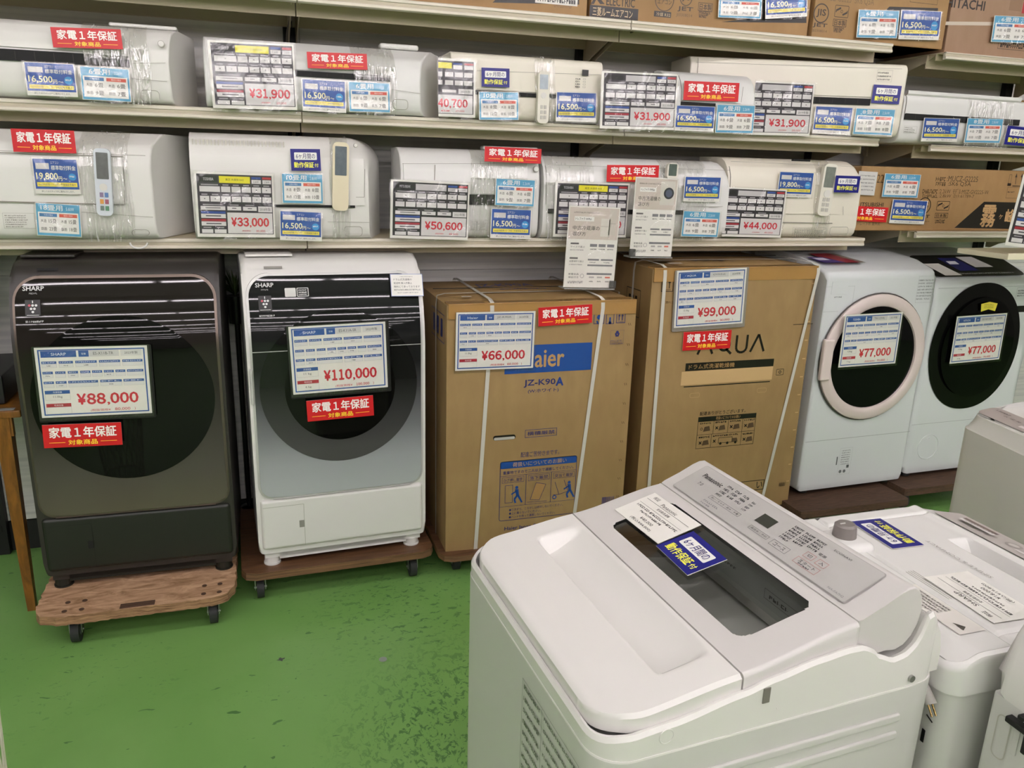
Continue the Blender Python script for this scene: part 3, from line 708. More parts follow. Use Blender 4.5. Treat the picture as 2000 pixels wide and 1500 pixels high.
b.tube(cp_l, .003, WHITE, 8); b.build('cord', [o for o in COL.objects if o.get('category') == 'air conditioner'][-1])
Y = 2.865; x1 = fx(722, 470, Y); x0 = -.215*Y/2.85+.02
q7 = lambda px, py: (fx(px, py, Y)-x0, fz(px, py, Y)-Z3)
ac('', x0, x1, Y, Z3, .345, .24, WHITE_AC, 'round', 'white air conditioner with dented top grille and beige remote, second on the lower shelf', slant1=.30, rend=.09, panel=(.0, q7(712, 400)[0], q7(600, 400)[1], q7(600, 307)[1]),
   feats=[('grille', .01, q7(560, 270)[0], q7(500, 288)[1], q7(500, 275)[1], 26), ('slot', .02, q7(693, 400)[0], q7(600, 405)[1], q7(600, 400)[1]), ('rbox', q7(672, 460)[0], q7(708, 460)[0], .010, q7(690, 442)[1]), ('knob', q7(694, 284)[0], q7(694, 284)[1], .007), ('line', q7(640, 433)[0], q7(640, 433)[1], x1-x0, q7(720, 434)[1], .0012),
          ('line', q7(712, 330)[0], q7(712, 330)[1], q7(711, 385)[0], q7(711, 385)[1], .0015), ('line', q7(695, 385)[0], q7(695, 385)[1], q7(711, 385)[0], q7(711, 385)[1], .0015)],
   wraps=[(q7(645, 350)[0], q7(680, 350)[0])])
Y = 2.89; x0 = fx(770, 400, Y)+.0; x1 = fx(1050, 470, Y)
x0 = .50
q8 = lambda px, py: (fx(px, py, Y)-x0, fz(px, py, Y)-Z3)
ac('', x0, x1, Y, Z3, .32, .22, WHITE_AC2, 'round', 'white air conditioner wrapped in film under a red card, third on the lower shelf', panel=(.01, q8(1030, 340)[0], q8(900, 378)[1], q8(900, 322)[1]),
   feats=[('line', q8(849, 322)[0], q8(849, 322)[1], q8(848, 352)[0], q8(848, 352)[1], .003), ('slot', q8(915, 385)[0], q8(1030, 385)[0], q8(940, 400)[1], q8(940, 380)[1]), ('knob', q8(1046, 330)[0], q8(1046, 330)[1], .011), ('line', .005, q8(800, 320)[1], x1-x0, q8(1046, 330)[1]+.02, .0012), ('print', q8(918, 440)[0], q8(952, 440)[0], q8(935, 450)[1], q8(935, 430)[1], 6)],
   wraps=[(q8(920, 350)[0], q8(1030, 350)[0])])
Y = 2.87; x0 = x1+.01; x1 = fx(1415, 465, Y)
q9 = lambda px, py: (fx(px, py, Y)-x0, fz(px, py, Y)-Z3)
ac('', x0, x1, Y, Z3, .305, .22, WHITE_AC2, 'round', 'glossy white air conditioner behind the two leaflets, fourth on the lower shelf', rend=.04, panel=(.01, q9(1405, 350)[0], q9(1300, 402)[1], q9(1300, 330)[1]),
   feats=[('slot', .02, q9(1335, 420)[0], q9(1200, 418)[1], q9(1200, 409)[1]), ('line', .01, q9(1180, 325)[1], x1-x0-.01, q9(1400, 332)[1], .0012), ('line', q9(1383, 405)[0], q9(1383, 405)[1], q9(1410, 403)[0], q9(1410, 403)[1], .0015)],
   wraps=[(.005, q9(1160, 350)[0]), (q9(1290, 350)[0], q9(1380, 350)[0])])
Y = 2.90; x0 = x1+.01; x1 = fx(1668, 465, Y)
q10 = lambda px, py: (fx(px, py, Y)-x0, fz(px, py, Y)-Z3)
ac('', x0, x1, Y, Z3, .325, .24, CREAM_AC, 'round', 'cream air conditioner with pale remote taped on, rightmost on the lower shelf', rend=.045, panel=(.01, q10(1640, 400)[0], q10(1600, 418)[1], q10(1600, 330)[1]),
   feats=[('line', .0, q10(1450, 316)[1], x1-x0-.03, q10(1655, 325)[1], .0012), ('line', .02, q10(1540, 433)[1], q10(1624, 436)[0], q10(1624, 436)[1], .004), ('rbox', q10(1620, 455)[0], q10(1655, 460)[0], .01, q10(1640, 443)[1]), ('print', q10(1547, 455)[0], q10(1612, 455)[0], q10(1580, 464)[1], q10(1580, 444)[1], 6),
          ('slot', q10(1547, 313)[0], q10(1581, 313)[0], q10(1560, 315)[1], q10(1560, 311)[1]), ('line', q10(1645, 403)[0], q10(1645, 403)[1], q10(1645, 420)[0], q10(1645, 420)[1], .0018)],
   wraps=[(q10(1592, 350)[0], q10(1625, 350)[0])])

# remotes
def remote(q, Y, m, scr, label, color_keys=False, scr_h=.55, keys=True):
    o, X, Yl, Z, w, h = frame_from_quad(q, Vector((0, Y, 0)), Vector((0, -1, 0)))
    r = bpy.data.objects.new('remote_control', None); COL.objects.link(r)
    r.matrix_world = Matrix(((X.x, Yl.x, Z.x, o.x), (X.y, Yl.y, Z.y, o.y), (X.z, Yl.z, Z.z, o.z), (0, 0, 0, 1)))
    b = MB(); b.box((0, -.012, 0), (w, .006, h), m, w*.3, 4, axis=1); b.build('handset', r)
    b = MB(); b.box((w*.14, -.0132, h*scr_h), (w*.86, -.0115, h*.94), mat('lcd_'+scr, scr, .25, noise=.25, nscale=60), .002, axis=1); b.build('screen', r)
    if keys:
        cols = ['b9b6ae']*8
        if color_keys: cols = ['5d7fb4', '8c7a98', 'a05c6c', 'd89a4c', '5c8c6c', '6c7c74']
        n = 0
        for rr in range(3):
            for cc in range(2):
                b = MB(); x = w*(.25+.30*cc); zz = h*(.08+.10*rr); b.box((x, -.0135, zz), (x+w*.22, -.0115, zz+h*.07), mat('key_'+cols[5-n], cols[5-n], .5), .001, axis=1); b.build('button', r); n += 1
        b = MB(); b.cyl((w*.5, -.012, h*(scr_h-.12)), (w*.5, -.0135, h*(scr_h-.12)), w*.24, mat('key_pale', 'd8d6d0', .4), 20); b.build('button', r)
    tag(r, label, 'remote control', 'remotes taped to air conditioners'); return r
remote([(183, 289), (218, 291), (220, 422), (190, 420)], 2.838, mat('remote_pale_blue', 'cdd3da', .3), '6a6c6a', 'pale blue-grey remote with coloured keys taped to the leftmost lower air conditioner', True)
remote([(652, 277), (683, 279), (678, 412), (646, 410)], 2.850, mat('remote_beige', 'ddd3b6', .35), '5f6a70', 'long beige remote with grey screen, taped by the lower navy card', scr_h=.52, keys=False)
remote([(1602, 319), (1629, 321), (1622, 422), (1598, 420)], 2.888, mat('remote_white', 'dfdccf', .35), '7a8078', 'pale remote taped to the rightmost cream air conditioner')
remote([(1049, 140), (1071, 140), (1070, 242), (1048, 240)], 2.875, mat('remote_white', 'dfdccf', .35), 'a9b4bc', 'white remote under film on the boxy cream air conditioner', scr_h=.66)
remote([(1301, 318), (1322, 319), (1321, 350), (1300, 349)], 2.858, mat('remote_white', 'dfdccf', .35), '56645c', 'small white remote with square screen above the washer leaflet', scr_h=.2, keys=False)
# rolled film pads lying on casings
def pad(px0, px1, py, Y, zz, label, d=.05, h=.018):
    a, c = fx(px0, py, Y), fx(px1, py, Y); b = MB(); b.box((-(c-a)/2, 0, 0), ((c-a)/2, d, h), mat('film_roll', 'dcdcd6', .3, bump=.6, bscale=50), h*.45, 3)
    o = b.build('film_pad'); o.location = ((a+c)/2, Y+.0, zz); tag(o, label, 'packing film')
pad(742, 818, 92, 2.97, Z2+.226, 'rolled clear film pad lying on the second middle-shelf air conditioner')
pad(212, 345, 50, 2.98, Z2+.236, 'folded white film pad on top of the leftmost middle-shelf air conditioner', h=.012)
pad(944, 1052, 282, 2.99, Z3+.321, 'folded film pad above the red card on the lower shelf', h=.014)
pad(1898, 1985, 176, 2.93, Z4+.201, 'crumpled film pad on top of the low right air conditioner', h=.010)

# cards, middle shelf
red([(102, 53), (239, 58), (237, 96), (100, 92)], 2.862, 'on the middle-shelf unit at far left')
fee([(48, 120), (146, 126), (151, 189), (51, 186)], 2.864, 'below the upper left red card, leftmost on the middle shelf')
room([(155, 129), (252, 135), (257, 200), (161, 194)], 2.866, 'for 6 mats, beside the leftmost middle-shelf fee card')
acp([(406, 79), (575, 86), (579, 216), (415, 210)], 2.862, 'with a yellow strip and ¥31,900, leftmost on the middle shelf', model='シャープ AY-P22N')
red([(604, 102), (720, 106), (714, 136), (596, 132)], 2.856, 'slanted, on the second middle-shelf unit')
fee([(590, 154), (674, 159), (677, 221), (590, 216)], 2.857, 'right of the leftmost ¥31,900 card')
room([(681, 160), (762, 162), (762, 221), (681, 217)], 2.857, 'for 6 mats, below the slanted red card')
acp([(858, 114), (930, 117), (927, 230), (860, 227)], 2.872, 'with ¥40,700, half hidden by the tapered unit', price='¥40,700', sub='37,000', yr='2020年製', cut=0.0, brand='', draw_=0) if False else None
def d_acp2(s):
    s.rect(0, .05, .95, .96, '35313a', 1); s.rect(0, .83, .36, .93, 'e8df2c', 2); s.rect(.40, .90, .64, .93, '31509c', 2); s.rect(.40, .82, .64, .89, 'dedbdc', 2); s.rect(.70, .90, .94, .93, 'b8323c', 2); s.rect(.70, .82, .94, .89, 'dedbdc', 2)
    for y in (.69, .55):
        for x in (-.02, .18, .44, .69): s.rect(max(x, 0), y, min(x+.2+(.02 if x > .1 else -.07), .94), y+.08, 'dedbdc', 2)
    s.rect(.1, .42, .48, .47, 'dedbdc', 2); s.rect(.54, .40, .92, .49, 'dedbdc', 2); s.text('2020年製', .60, .425, .86, .465, '4a474c', 0, 3)
    s.rect(0, .06, .92, .38, 'dad7d8', 2); s.price('40,700', .0, .17, .78, .305, 'cf2a3c', .045, 3); s.text('37,000', .46, .085, .70, .12, 'cf3a4c', 0, 3); s.scrib(.08, .09, .32, .115, 'cf3a4c', 6, 3)
card('price_card', [(855, 113), (930, 117), (927, 230), (857, 227)], 2.872, d_acp2, 'dark gridded price card with 40,700 half hidden behind the tapered unit', 'price card', G_ACP, sleeve=.005)
navy([(941, 132), (996, 134), (994, 171), (940, 169)], 2.874, 'on the boxy cream unit of the middle shelf')
room([(936, 179), (1014, 180), (1012, 235), (935, 234)], 2.874, 'for 10 mats, on the boxy cream unit', n='10', kw='2.8', a=('8', '8', '12', '10'))
fee([(1087, 180), (1165, 181), (1165, 239), (1085, 236)], 2.874, 'on the right end of the boxy cream unit')
acp([(1176, 140), (1327, 144), (1316, 256), (1171, 249)], 2.850, 'with ¥31,900, in shiny film beside the boxy unit', yel=False, brand='', yr='2023年製')
red([(1337, 158), (1445, 162), (1441, 199), (1334, 195)], 2.846, 'on the small fourth middle-shelf unit')
fee([(1320, 205), (1396, 209), (1395, 257), (1318, 255)], 2.846, 'below the red card of the small fourth unit')
room([(1400, 204), (1475, 206), (1471, 261), (1397, 259)], 2.846, 'for 6 mats, right of the small unit fee card')
acp([(1473, 159), (1592, 162), (1581, 267), (1470, 262)], 2.875, 'with ¥31,900, between the small unit and the wide cream unit', yel=False, cut=.22, yr='2019年製')
fee([(1593, 207), (1666, 210), (1660, 264), (1586, 260)], 0, 'on the wide cream unit', nrm=nH, pt=pH+nH*.009)
room([(1672, 211), (1750, 214), (1741, 265), (1665, 262)], 0, 'for 8 mats, on the wide cream unit', nrm=nH, pt=pH+nH*.009, n='8', kw='2.5', a=('7', '7', '10', '8'))
navy([(1707, 165), (1762, 168), (1755, 204), (1701, 201)], 0, 'on the right end of the wide cream unit', nrm=nH, pt=pH+nH*.009)
fee([(1805, 231), (1875, 231), (1869, 278), (1799, 275)], 2.87, 'on the low unit at the right of the middle shelf')
room([(1889, 231), (1960, 232), (1953, 280), (1884, 278)], 2.87, 'for 8 mats, on the low unit at the right', n='8', kw='2.5', a=('7', '7', '10', '7'))
navy([(1968, 246), (2025, 250), (2018, 288), (1961, 281)], 2.87, 'cut by the right edge of the view')
# cards, lower shelf
red([(21, 251), (145, 255), (149, 300), (26, 296)], 2.836, 'on the tall unit at the left of the lower shelf')
fee([(63, 309), (152, 311), (157, 380), (68, 378)], 2.836, 'of 19,800 yen on the tall lower left unit', price='19,800')
room([(69, 396), (156, 400), (160, 464), (72, 459)], 2.836, 'for 18 mats, on the tall lower left unit', n='18', kw='5.6', a=('15', '15', '23', '18'))
acp([(379, 336), (534, 339), (537, 465), (385, 461)], 2.845, 'with a yellow strip and ¥33,000, on the lower shelf', brand='TOSHIBA', price='¥33,000', sub='30,000', yr='2018年製', model='東芝 大清快 RAS')
navy([(568, 291), (626, 291), (626, 334), (568, 333)], 2.846, 'above a 10 mat card on the lower shelf')
room([(550, 339), (631, 340), (631, 399), (551, 396)], 2.846, 'for 10 mats, beside the long beige remote', n='10', kw='2.8', a=('8', '8', '12', '10'))
fee([(547, 412), (629, 414), (628, 472), (546, 468)], 2.845, 'right of the ¥33,000 card')
acp([(762, 351), (916, 357), (915, 470), (763, 464)], 2.866, 'with a grey strip and ¥50,600, on the lower shelf', brand='MITSUBISHI', price='¥50,600', sub='46,000', yr='2023年製', yel=False, c='1e1e22')
red([(947, 286), (1058, 291), (1056, 320), (946, 315)], 2.872, 'at the top of the third lower-shelf unit')
room([(969, 348), (1045, 352), (1044, 404), (966, 401)], 2.872, 'for 6 mats, on the third lower-shelf unit')
fee([(960, 407), (1037, 410), (1037, 467), (957, 465)], 2.871, 'at the foot of the third lower-shelf unit')
acp([(1085, 355), (1230, 358), (1222, 465), (1080, 461)], 2.852, 'with a yellow strip, half covered by the refrigerator leaflet', brand='TOSHIBA', price='¥44,000', sub='40,000', yr='2019年製', model='東芝 大清快 RAS')
red([(1185, 323), (1287, 322), (1286, 356), (1185, 354)], 2.853, 'behind the washer leaflet on the lower shelf')
fee([(1337, 345), (1408, 346), (1406, 395), (1335, 393)], 2.853, 'on the glossy unit right of the washer leaflet')
room([(1335, 412), (1405, 414), (1404, 464), (1330, 461)], 2.853, 'for 6 mats, right of the washer leaflet')
acp([(1417, 366), (1537, 370), (1525, 465), (1413, 461)], 2.875, 'with ¥44,000, on the rightmost lower-shelf unit', brand='', price='¥44,000', sub='40,000', yr='2019年製', yel=False, cut=.15)
fee([(1520, 336), (1588, 337), (1587, 387), (1520, 383)], 2.885, 'of 19,800 yen on the rightmost cream unit', price='19,800')
navy([(1631, 343), (1679, 344), (1678, 377), (1630, 375)], 2.868, 'at the right end of the lower shelf')

# ================================================================== SHELF CARTONS
def hands_box(s, x0, y0, x1, y1, c):
    s.rframe(x0, y0, x1, y1, .006, .0016, c, 1); cx, cy = (x0+x1)/2, (y0+y1)/2
    s.line(x0+.02, cy-.0+.06*(y1-y0), cx-.1*(x1-x0), y1-.2*(y1-y0), .006, c, 1); s.line(cx+.1*(x1-x0), y0+.2*(y1-y0), x1-.15*(x1-x0), cy, .006, c, 1); s.disc(cx, cy, .005, c, 1, r0=.0035)
def shelf_carton(xa, xb, Yf, z0, z1, d, m, label, draw, rx=0):
    r = empty('air_conditioner_carton', ((xa+xb)/2, Yf, z0), 0)
    w = (xb-xa)/2; b = MB(); b.box((-w, 0, 0), (w, d, z1-z0), m, .006, 2)
    s = b.sheet(Matrix.Translation((-w, 0, 0)), 2*w, z1-z0); draw(s); b.build('carton', r); r.rotation_euler.x = rx
    b = MB(); b.box((-w-.0005, -.0006, -.0), (w+.0005, d, .0008), TAPE); b.build('bottom_flap', r)
    tag(r, label, 'carton', 'air conditioner cartons on the shelves'); return r
K = '2a1f16'
def dj(s, x, big=True):
    s.disc(x, .36, .030, K, 1, 28, .0265); s.text('JIS', x-.018, .31, x+.018, .42, K, .01); s.text('JET', x-.03, .16, x+.028, .205, K, .02); s.text('JE0308014', x-.036, .10, x+.030, .125, '5a4630', 0)
def PQ(x0, x1, Yc, z0, z1):
    def f(px, py): p = atY(px, py, Yc); return (p.x-x0)/(x1-x0), (p.z-z0)/(z1-z0)
    return f
def ptext(s, f, t, xa, ya, xb, yb, c, bd=0, k=None):   # corners: lower left, upper right
    a, b_ = f(xa, ya), f(xb, yb); s.text(t, a[0], a[1], b_[0], b_[1], c, bd, k)
def prect(s, f, xa, ya, xb, yb, c, k=None): a, b_ = f(xa, ya), f(xb, yb); s.rect(a[0], a[1], b_[0], b_[1], c, k)
def pframe(s, f, xa, ya, xb, yb, t, c, k=None): a, b_ = f(xa, ya), f(xb, yb); s.frame(a[0], a[1], b_[0], b_[1], t, c, k)
def pscrib(s, f, xa, ya, xb, yb, c, n, k=1): a, b_ = f(xa, ya), f(xb, yb); s.scrib(a[0], a[1], b_[0], b_[1], c, n, k)
def phands(s, f, xa, ya, xb, yb, c):
    a, b_ = f(xa, ya), f(xb, yb); s.rframe(a[0], a[1], b_[0], b_[1], .005, .0022, c, 1); X = lambda t: a[0]+(b_[0]-a[0])*t; Z = lambda t: a[1]+(b_[1]-a[1])*t
    s.line(X(.1), Z(.55), X(.42), Z(.78), .007, c, 1); s.line(X(.58), Z(.22), X(.9), Z(.45), .007, c, 1); s.disc(X(.5), Z(.5), .006, c, 1, 16, .0042); s.line(X(.1), Z(.55), X(.1), Z(.4), .004, c, 1); s.line(X(.9), Z(.45), X(.9), Z(.6), .004, c, 1)
def pjis(s, f, cx_, cy_2, r_, jy0, jy1, jx0, jx1, ny0, ny1, nx0, nx1):
    c = f(cx_, cy_2); e = f(cx_+r_, cy_2); R_ = (e[0]-c[0])*s.w; s.disc(c[0], c[1], R_, K, 1, 30, R_*.88); s.text('JIS', c[0]-.6*R_/s.w, c[1]-.42*R_/s.h, c[0]+.6*R_/s.w, c[1]+.42*R_/s.h, K, .02, 1)
    ptext(s, f, 'JET', jx0, jy1, jx1, jy0, K, .03, 1); ptext(s, f, 'JE0308014', nx0, ny1, nx1, ny0, '5a4630', 0, 1)
Zt = SZ[1]
bY1, bY2, bY3, bY4, bY5 = 2.945, 2.945, 2.935, 2.945, 2.94
b1b = fx(1147, 20, bY1); f1 = PQ(b1b-.86, b1b, bY1, Zt, Zt+.32)
def d_b1(s):
    a, c, d, e = f1(962, 5), f1(975, -8), f1(1131, -4), f1(1131, 9); s.poly([a, e, d, c], '1c1712', 1); prect(s, f1, 1045, 5, 1129, -20, 'd6d4cc', 2); pscrib(s, f1, 1050, 2, 1125, -2, '3a3a3a', 16, 3); pscrib(s, f1, 1082, 14, 1118, 10, '8a6c48', 12)
shelf_carton(b1b-.86, b1b, bY1, Zt, Zt+.32, .33, CARTON2, 'brown carton at the top left of the top shelf', d_b1)
b2a, b2b = fx(1152, 40, bY2), fx(1579, 50, bY2); f2 = PQ(b2a, b2b, bY2, Zt, Zt+.34)
def d_b2(s):
    ptext(s, f2, 'ELECTRIC', 1184, 10, 1240, -1, K, .02, 1); s.poly([f2(1153, 8), f2(1166, -10), f2(1181, 8), f2(1172, 8), f2(1165, -2), f2(1160, 8)], K, 1)
    prect(s, f2, 1151, 33, 1247, 18, '1c1712', 1); ptext(s, f2, '三菱ルームエアコン', 1157, 30, 1236, 20, 'd0b890', .006, 2); ptext(s, f2, '冷・暖房兼用 セパレート形 室外式', 1153, 42, 1245, 36, '5a3c20', 0, 1)
    c = f2(1298, 0); s.disc(c[0], c[1], .040, K, 1, 30, .037); ptext(s, f2, 'エアコン', 1284, 7, 1312, 1, K, .01, 1); prect(s, f2, 1277, 32, 1311, 24, '1c1712', 1); ptext(s, f2, '冷媒 R32', 1281, 31, 1309, 26, 'd0b890', 0, 2)
    pjis(s, f2, 1340, -3, 12, 15, 22, 1323, 1354, 28, 33, 1320, 1352); pframe(s, f2, 1363, 21, 1392, 7, .002, K, 1); ptext(s, f2, '日本製', 1366, 19, 1390, 9, K, .012, 1)
    for q_ in range(3): pscrib(s, f2, 1365, 26+q_*4, 1388-q_*4, 23+q_*4, K, 8)
    s.poly([f2(1408, 43), f2(1575, 45), f2(1575, -20), f2(1490, -20), f2(1487, 34)], '1c1712', 1)
    for q_ in (1290, 1570): pass
shelf_carton(b2a, b2b, bY2, Zt, Zt+.34, .36, CARTON2, 'brown carton with a black ELECTRIC brand panel, middle of the top shelf', d_b2)
b3a = b2b+.012; b3b = fx(1846, 60, bY3); f3 = PQ(b3a, b3b, bY3, Zt, Zt+.34)
def d_b3(s):
    pjis(s, f3, 1604, 26, 15, 47, 53, 1587, 1616, 59, 63, 1585, 1615); phands(s, f3, 1629, 33, 1659, 12, K); pframe(s, f3, 1626, 51, 1654, 39, .002, K, 1); ptext(s, f3, '日本製', 1629, 49, 1652, 41, K, .012, 1)
    for q_ in range(3): pscrib(s, f3, 1628, 56+q_*3.5, 1650-q_*4, 54+q_*3.5, K, 8)
    ptext(s, f3, 'MUCZ-G2225  SK6 Q5A', 1604, 2, 1708, -2, '7a6040', 0, 1); pframe(s, f3, 1777, 4, 1834, -14, .0014, K, 1)
    s.poly([f3(1700, 72), f3(1832, 76), f3(1832, 16), f3(1737, 13), f3(1715, 35)], '1c1712', 1)
shelf_carton(b3a, b3b, bY3, Zt-.0, Zt+.34, .36, CARTON2, 'brown carton with JIS mark and two cards on the top shelf', d_b3)
b4a = fx(1849, 60, bY4)+.004; b4b = b4a+.80; f4 = PQ(b4a, b4b, bY4, 2.072, 2.47)
def d_b4(s):
    ptext(s, f4, 'HITACHI', 1848, 13, 1925, 3, K, .03, 1); s.poly([f4(1842, 49), f4(1945, 50), f4(1945, 43), f4(1843, 42)], 'c4b8a8', 1); prect(s, f4, 1970, 20, 2000, -10, '8a6c50', 1); pframe(s, f4, 1948, 95, 2020, 84, .0015, K, 1); pscrib(s, f4, 1953, 92, 2010, 87, K, 14)
    prect(s, f4, 1995, 26, 2020, -10, 'b3202c', 2)
shelf_carton(b4a, b4b, bY4, 2.072, 2.47, .36, CARTON3, 'pinkish brown HITACHI carton at the right end of the top shelf'.replace('HITACHI ', ''), d_b4)
b5a, b5b = fx(1669, 400, bY5)+.012, 3.62; f5 = PQ(b5a, b5b, bY5, 1.316, 1.316+.235)
b5t = fz(1850, 329, bY5); f5 = PQ(b5a, b5b, bY5, 1.316, b5t)
def d_b5(s):
    ptext(s, f5, '22', 1712, 357, 1727, 341, '46361f', 0, 1); ptext(s, f5, ':MUCZ-G2225', 1849, 354, 1911, 345, '46361f', 0, 1); ptext(s, f5, ':SK6 Q5A', 1851, 364, 1897, 356, '46361f', 0, 1); pscrib(s, f5, 1827, 354, 1848, 346, '5c4628', 5); pscrib(s, f5, 1827, 363, 1848, 356, '5c4628', 5)
    pscrib(s, f5, 1801, 378, 1832, 370, '5c4628', 10); pscrib(s, f5, 1801, 386, 1832, 380, '5c4628', 10); ptext(s, f5, ':2.2kW  ﾓﾃﾞﾙ:MSZ-GV2225-W', 1833, 378, 1932, 370, '5c4628', 0, 1); ptext(s, f5, ':2.8kW  ﾛｯﾄ:61789-7', 1833, 386, 1903, 380, '5c4628', 0, 1)
    ptext(s, f5, 'ITSUBISHI', 1680, 403, 1726, 396, K, .015, 1); ptext(s, f5, 'セパレート形 室外式', 1668, 440, 1719, 434, K, 0, 1)
    pjis(s, f5, 1805, 402, 13, 420, 427, 1795, 1816, 431, 435, 1796, 1815); phands(s, f5, 1828, 411, 1856, 393, K); pframe(s, f5, 1825, 426, 1852, 416, .002, K, 1); ptext(s, f5, '日本製', 1828, 424, 1849, 418, K, .012, 1)
    for q_ in range(2): pscrib(s, f5, 1826, 432+q_*4, 1846, 429+q_*4, K, 8)
    s.poly([f5(1864, 445), f5(2010, 448), f5(2010, 396), f5(1922, 394)], '1c1712', 1)
    ptext(s, f5, '霧', 1913, 443, 1948, 401, 'c6a070', .02, 2); ptext(s, f5, 'ヶ', 1950, 428, 1959, 419, 'c6a070', .02, 2); ptext(s, f5, '峰', 1961, 436, 1985, 409, 'c6a070', .02, 2)
    prect(s, f5, 1967, 363, 1975, 358, K, 1); pframe(s, f5, 1968, 363, 1977, 341, .0015, K, 1)
    for q_ in (1983, 1994): a = f5(q_, 360); c = f5(q_+2, 344); s.line(a[0], a[1], c[0], c[1], .003, K, 1); s.poly([(c[0]-.006, c[1]-.02), (c[0]+.006, c[1]-.02), (c[0], c[1]+.05)], K, 1)
    prect(s, f5, 1977, 364, 2003, 363, K, 1); pframe(s, f5, 1964, 387, 1995, 366, .0012, K, 1); pscrib(s, f5, 1968, 376, 1982, 374, K, 6)
r5 = shelf_carton(b5a, b5b, bY5, 1.316, b5t, .28, CARTON2, 'brown carton with a black slanted band on the right lower shelf', d_b5)
b = MB(); b.box((0, 0, 0), (.7, .16, .235), CARTON, .004); o = b.build('small_carton'); o.location = (fx(1888, 170, 3.14), 3.14, Z4); tag(o, 'plain carton standing behind the low right air conditioner', 'carton')
room([(1405, -12), (1490, -8), (1486, 37), (1402, 34)], 2.93, 'for 6 mats, on the middle top-shelf carton')
fee([(1498, -18), (1580, -20), (1574, 31), (1492, 38)], 2.93, 'tilted, on the middle top-shelf carton')
room([(1679, 19), (1759, 21), (1750, 75), (1671, 73)], 2.92, 'for 6 mats, on the top-shelf carton with the JIS mark')
fee([(1761, 20), (1841, 22), (1832, 79), (1754, 76)], 2.92, 'on the top-shelf carton with the JIS mark')
room([(1944, 31), (2022, 33), (2012, 85), (1934, 81)], 2.93, 'for 6 mats, on the pinkish top right carton')
room([(1729, 339), (1799, 341), (1792, 387), (1722, 384)], 2.93, 'for 6 mats, on the carton with the black slanted band')
fee([(1745, 390), (1812, 392), (1805, 439), (1736, 435)], 2.93, 'on the carton with the black slanted band')
card('warranty_card', [(1676, 403), (1735, 405), (1731, 435), (1672, 431)], 2.93, d_red_cut, 'red one-year warranty card on the carton with the black slanted band', 'warranty card', G_RED)
card('paper_label', [(1677, 334), (1714, 336), (1708, 382), (1672, 380)], 2.93, lambda s: [s.scrib(.1, .8-i*.15, .9, .84-i*.15, '6a6a6a', 10, 1) for i in range(5)], 'grey printed paper label at the left end of the lower right carton', 'label', None, base=mat('label_grey', 'c9c8c4', .5))

# ================================================================== FRONT-LOADING WASHERS
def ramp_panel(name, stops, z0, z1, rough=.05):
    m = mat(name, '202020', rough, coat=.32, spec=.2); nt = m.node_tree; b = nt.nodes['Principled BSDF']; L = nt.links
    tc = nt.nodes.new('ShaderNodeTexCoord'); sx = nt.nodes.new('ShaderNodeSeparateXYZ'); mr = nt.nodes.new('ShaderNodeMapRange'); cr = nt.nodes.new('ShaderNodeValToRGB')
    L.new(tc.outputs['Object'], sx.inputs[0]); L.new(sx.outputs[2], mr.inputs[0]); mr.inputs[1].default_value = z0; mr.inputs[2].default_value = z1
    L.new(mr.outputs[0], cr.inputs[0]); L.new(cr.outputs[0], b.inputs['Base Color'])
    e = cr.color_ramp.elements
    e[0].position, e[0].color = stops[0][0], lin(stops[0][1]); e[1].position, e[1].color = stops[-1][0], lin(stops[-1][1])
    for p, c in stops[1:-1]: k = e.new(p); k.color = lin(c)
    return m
def rr_ext(x0, x1, z0, z1, rt, rb):
    def f(z):
        i = 0
        if z > z1-rt: i = rt-math.sqrt(max(0, rt*rt-(z-(z1-rt))**2))
        if z < z0+rb: i = rb-math.sqrt(max(0, rb*rb-((z0+rb)-z)**2))
        return x0+i, x1-i
    return f
def lv(z0, z1, rt, rb, n=26):
    a = [z0+rb*(1-math.cos(math.pi/2*i/8)) for i in range(9)]; c = [z1-rt*(1-math.cos(math.pi/2*i/8)) for i in range(8, -1, -1)]
    mid = [a[-1]+(c[0]-a[-1])*i/n for i in range(1, n)]
    return a+mid+c
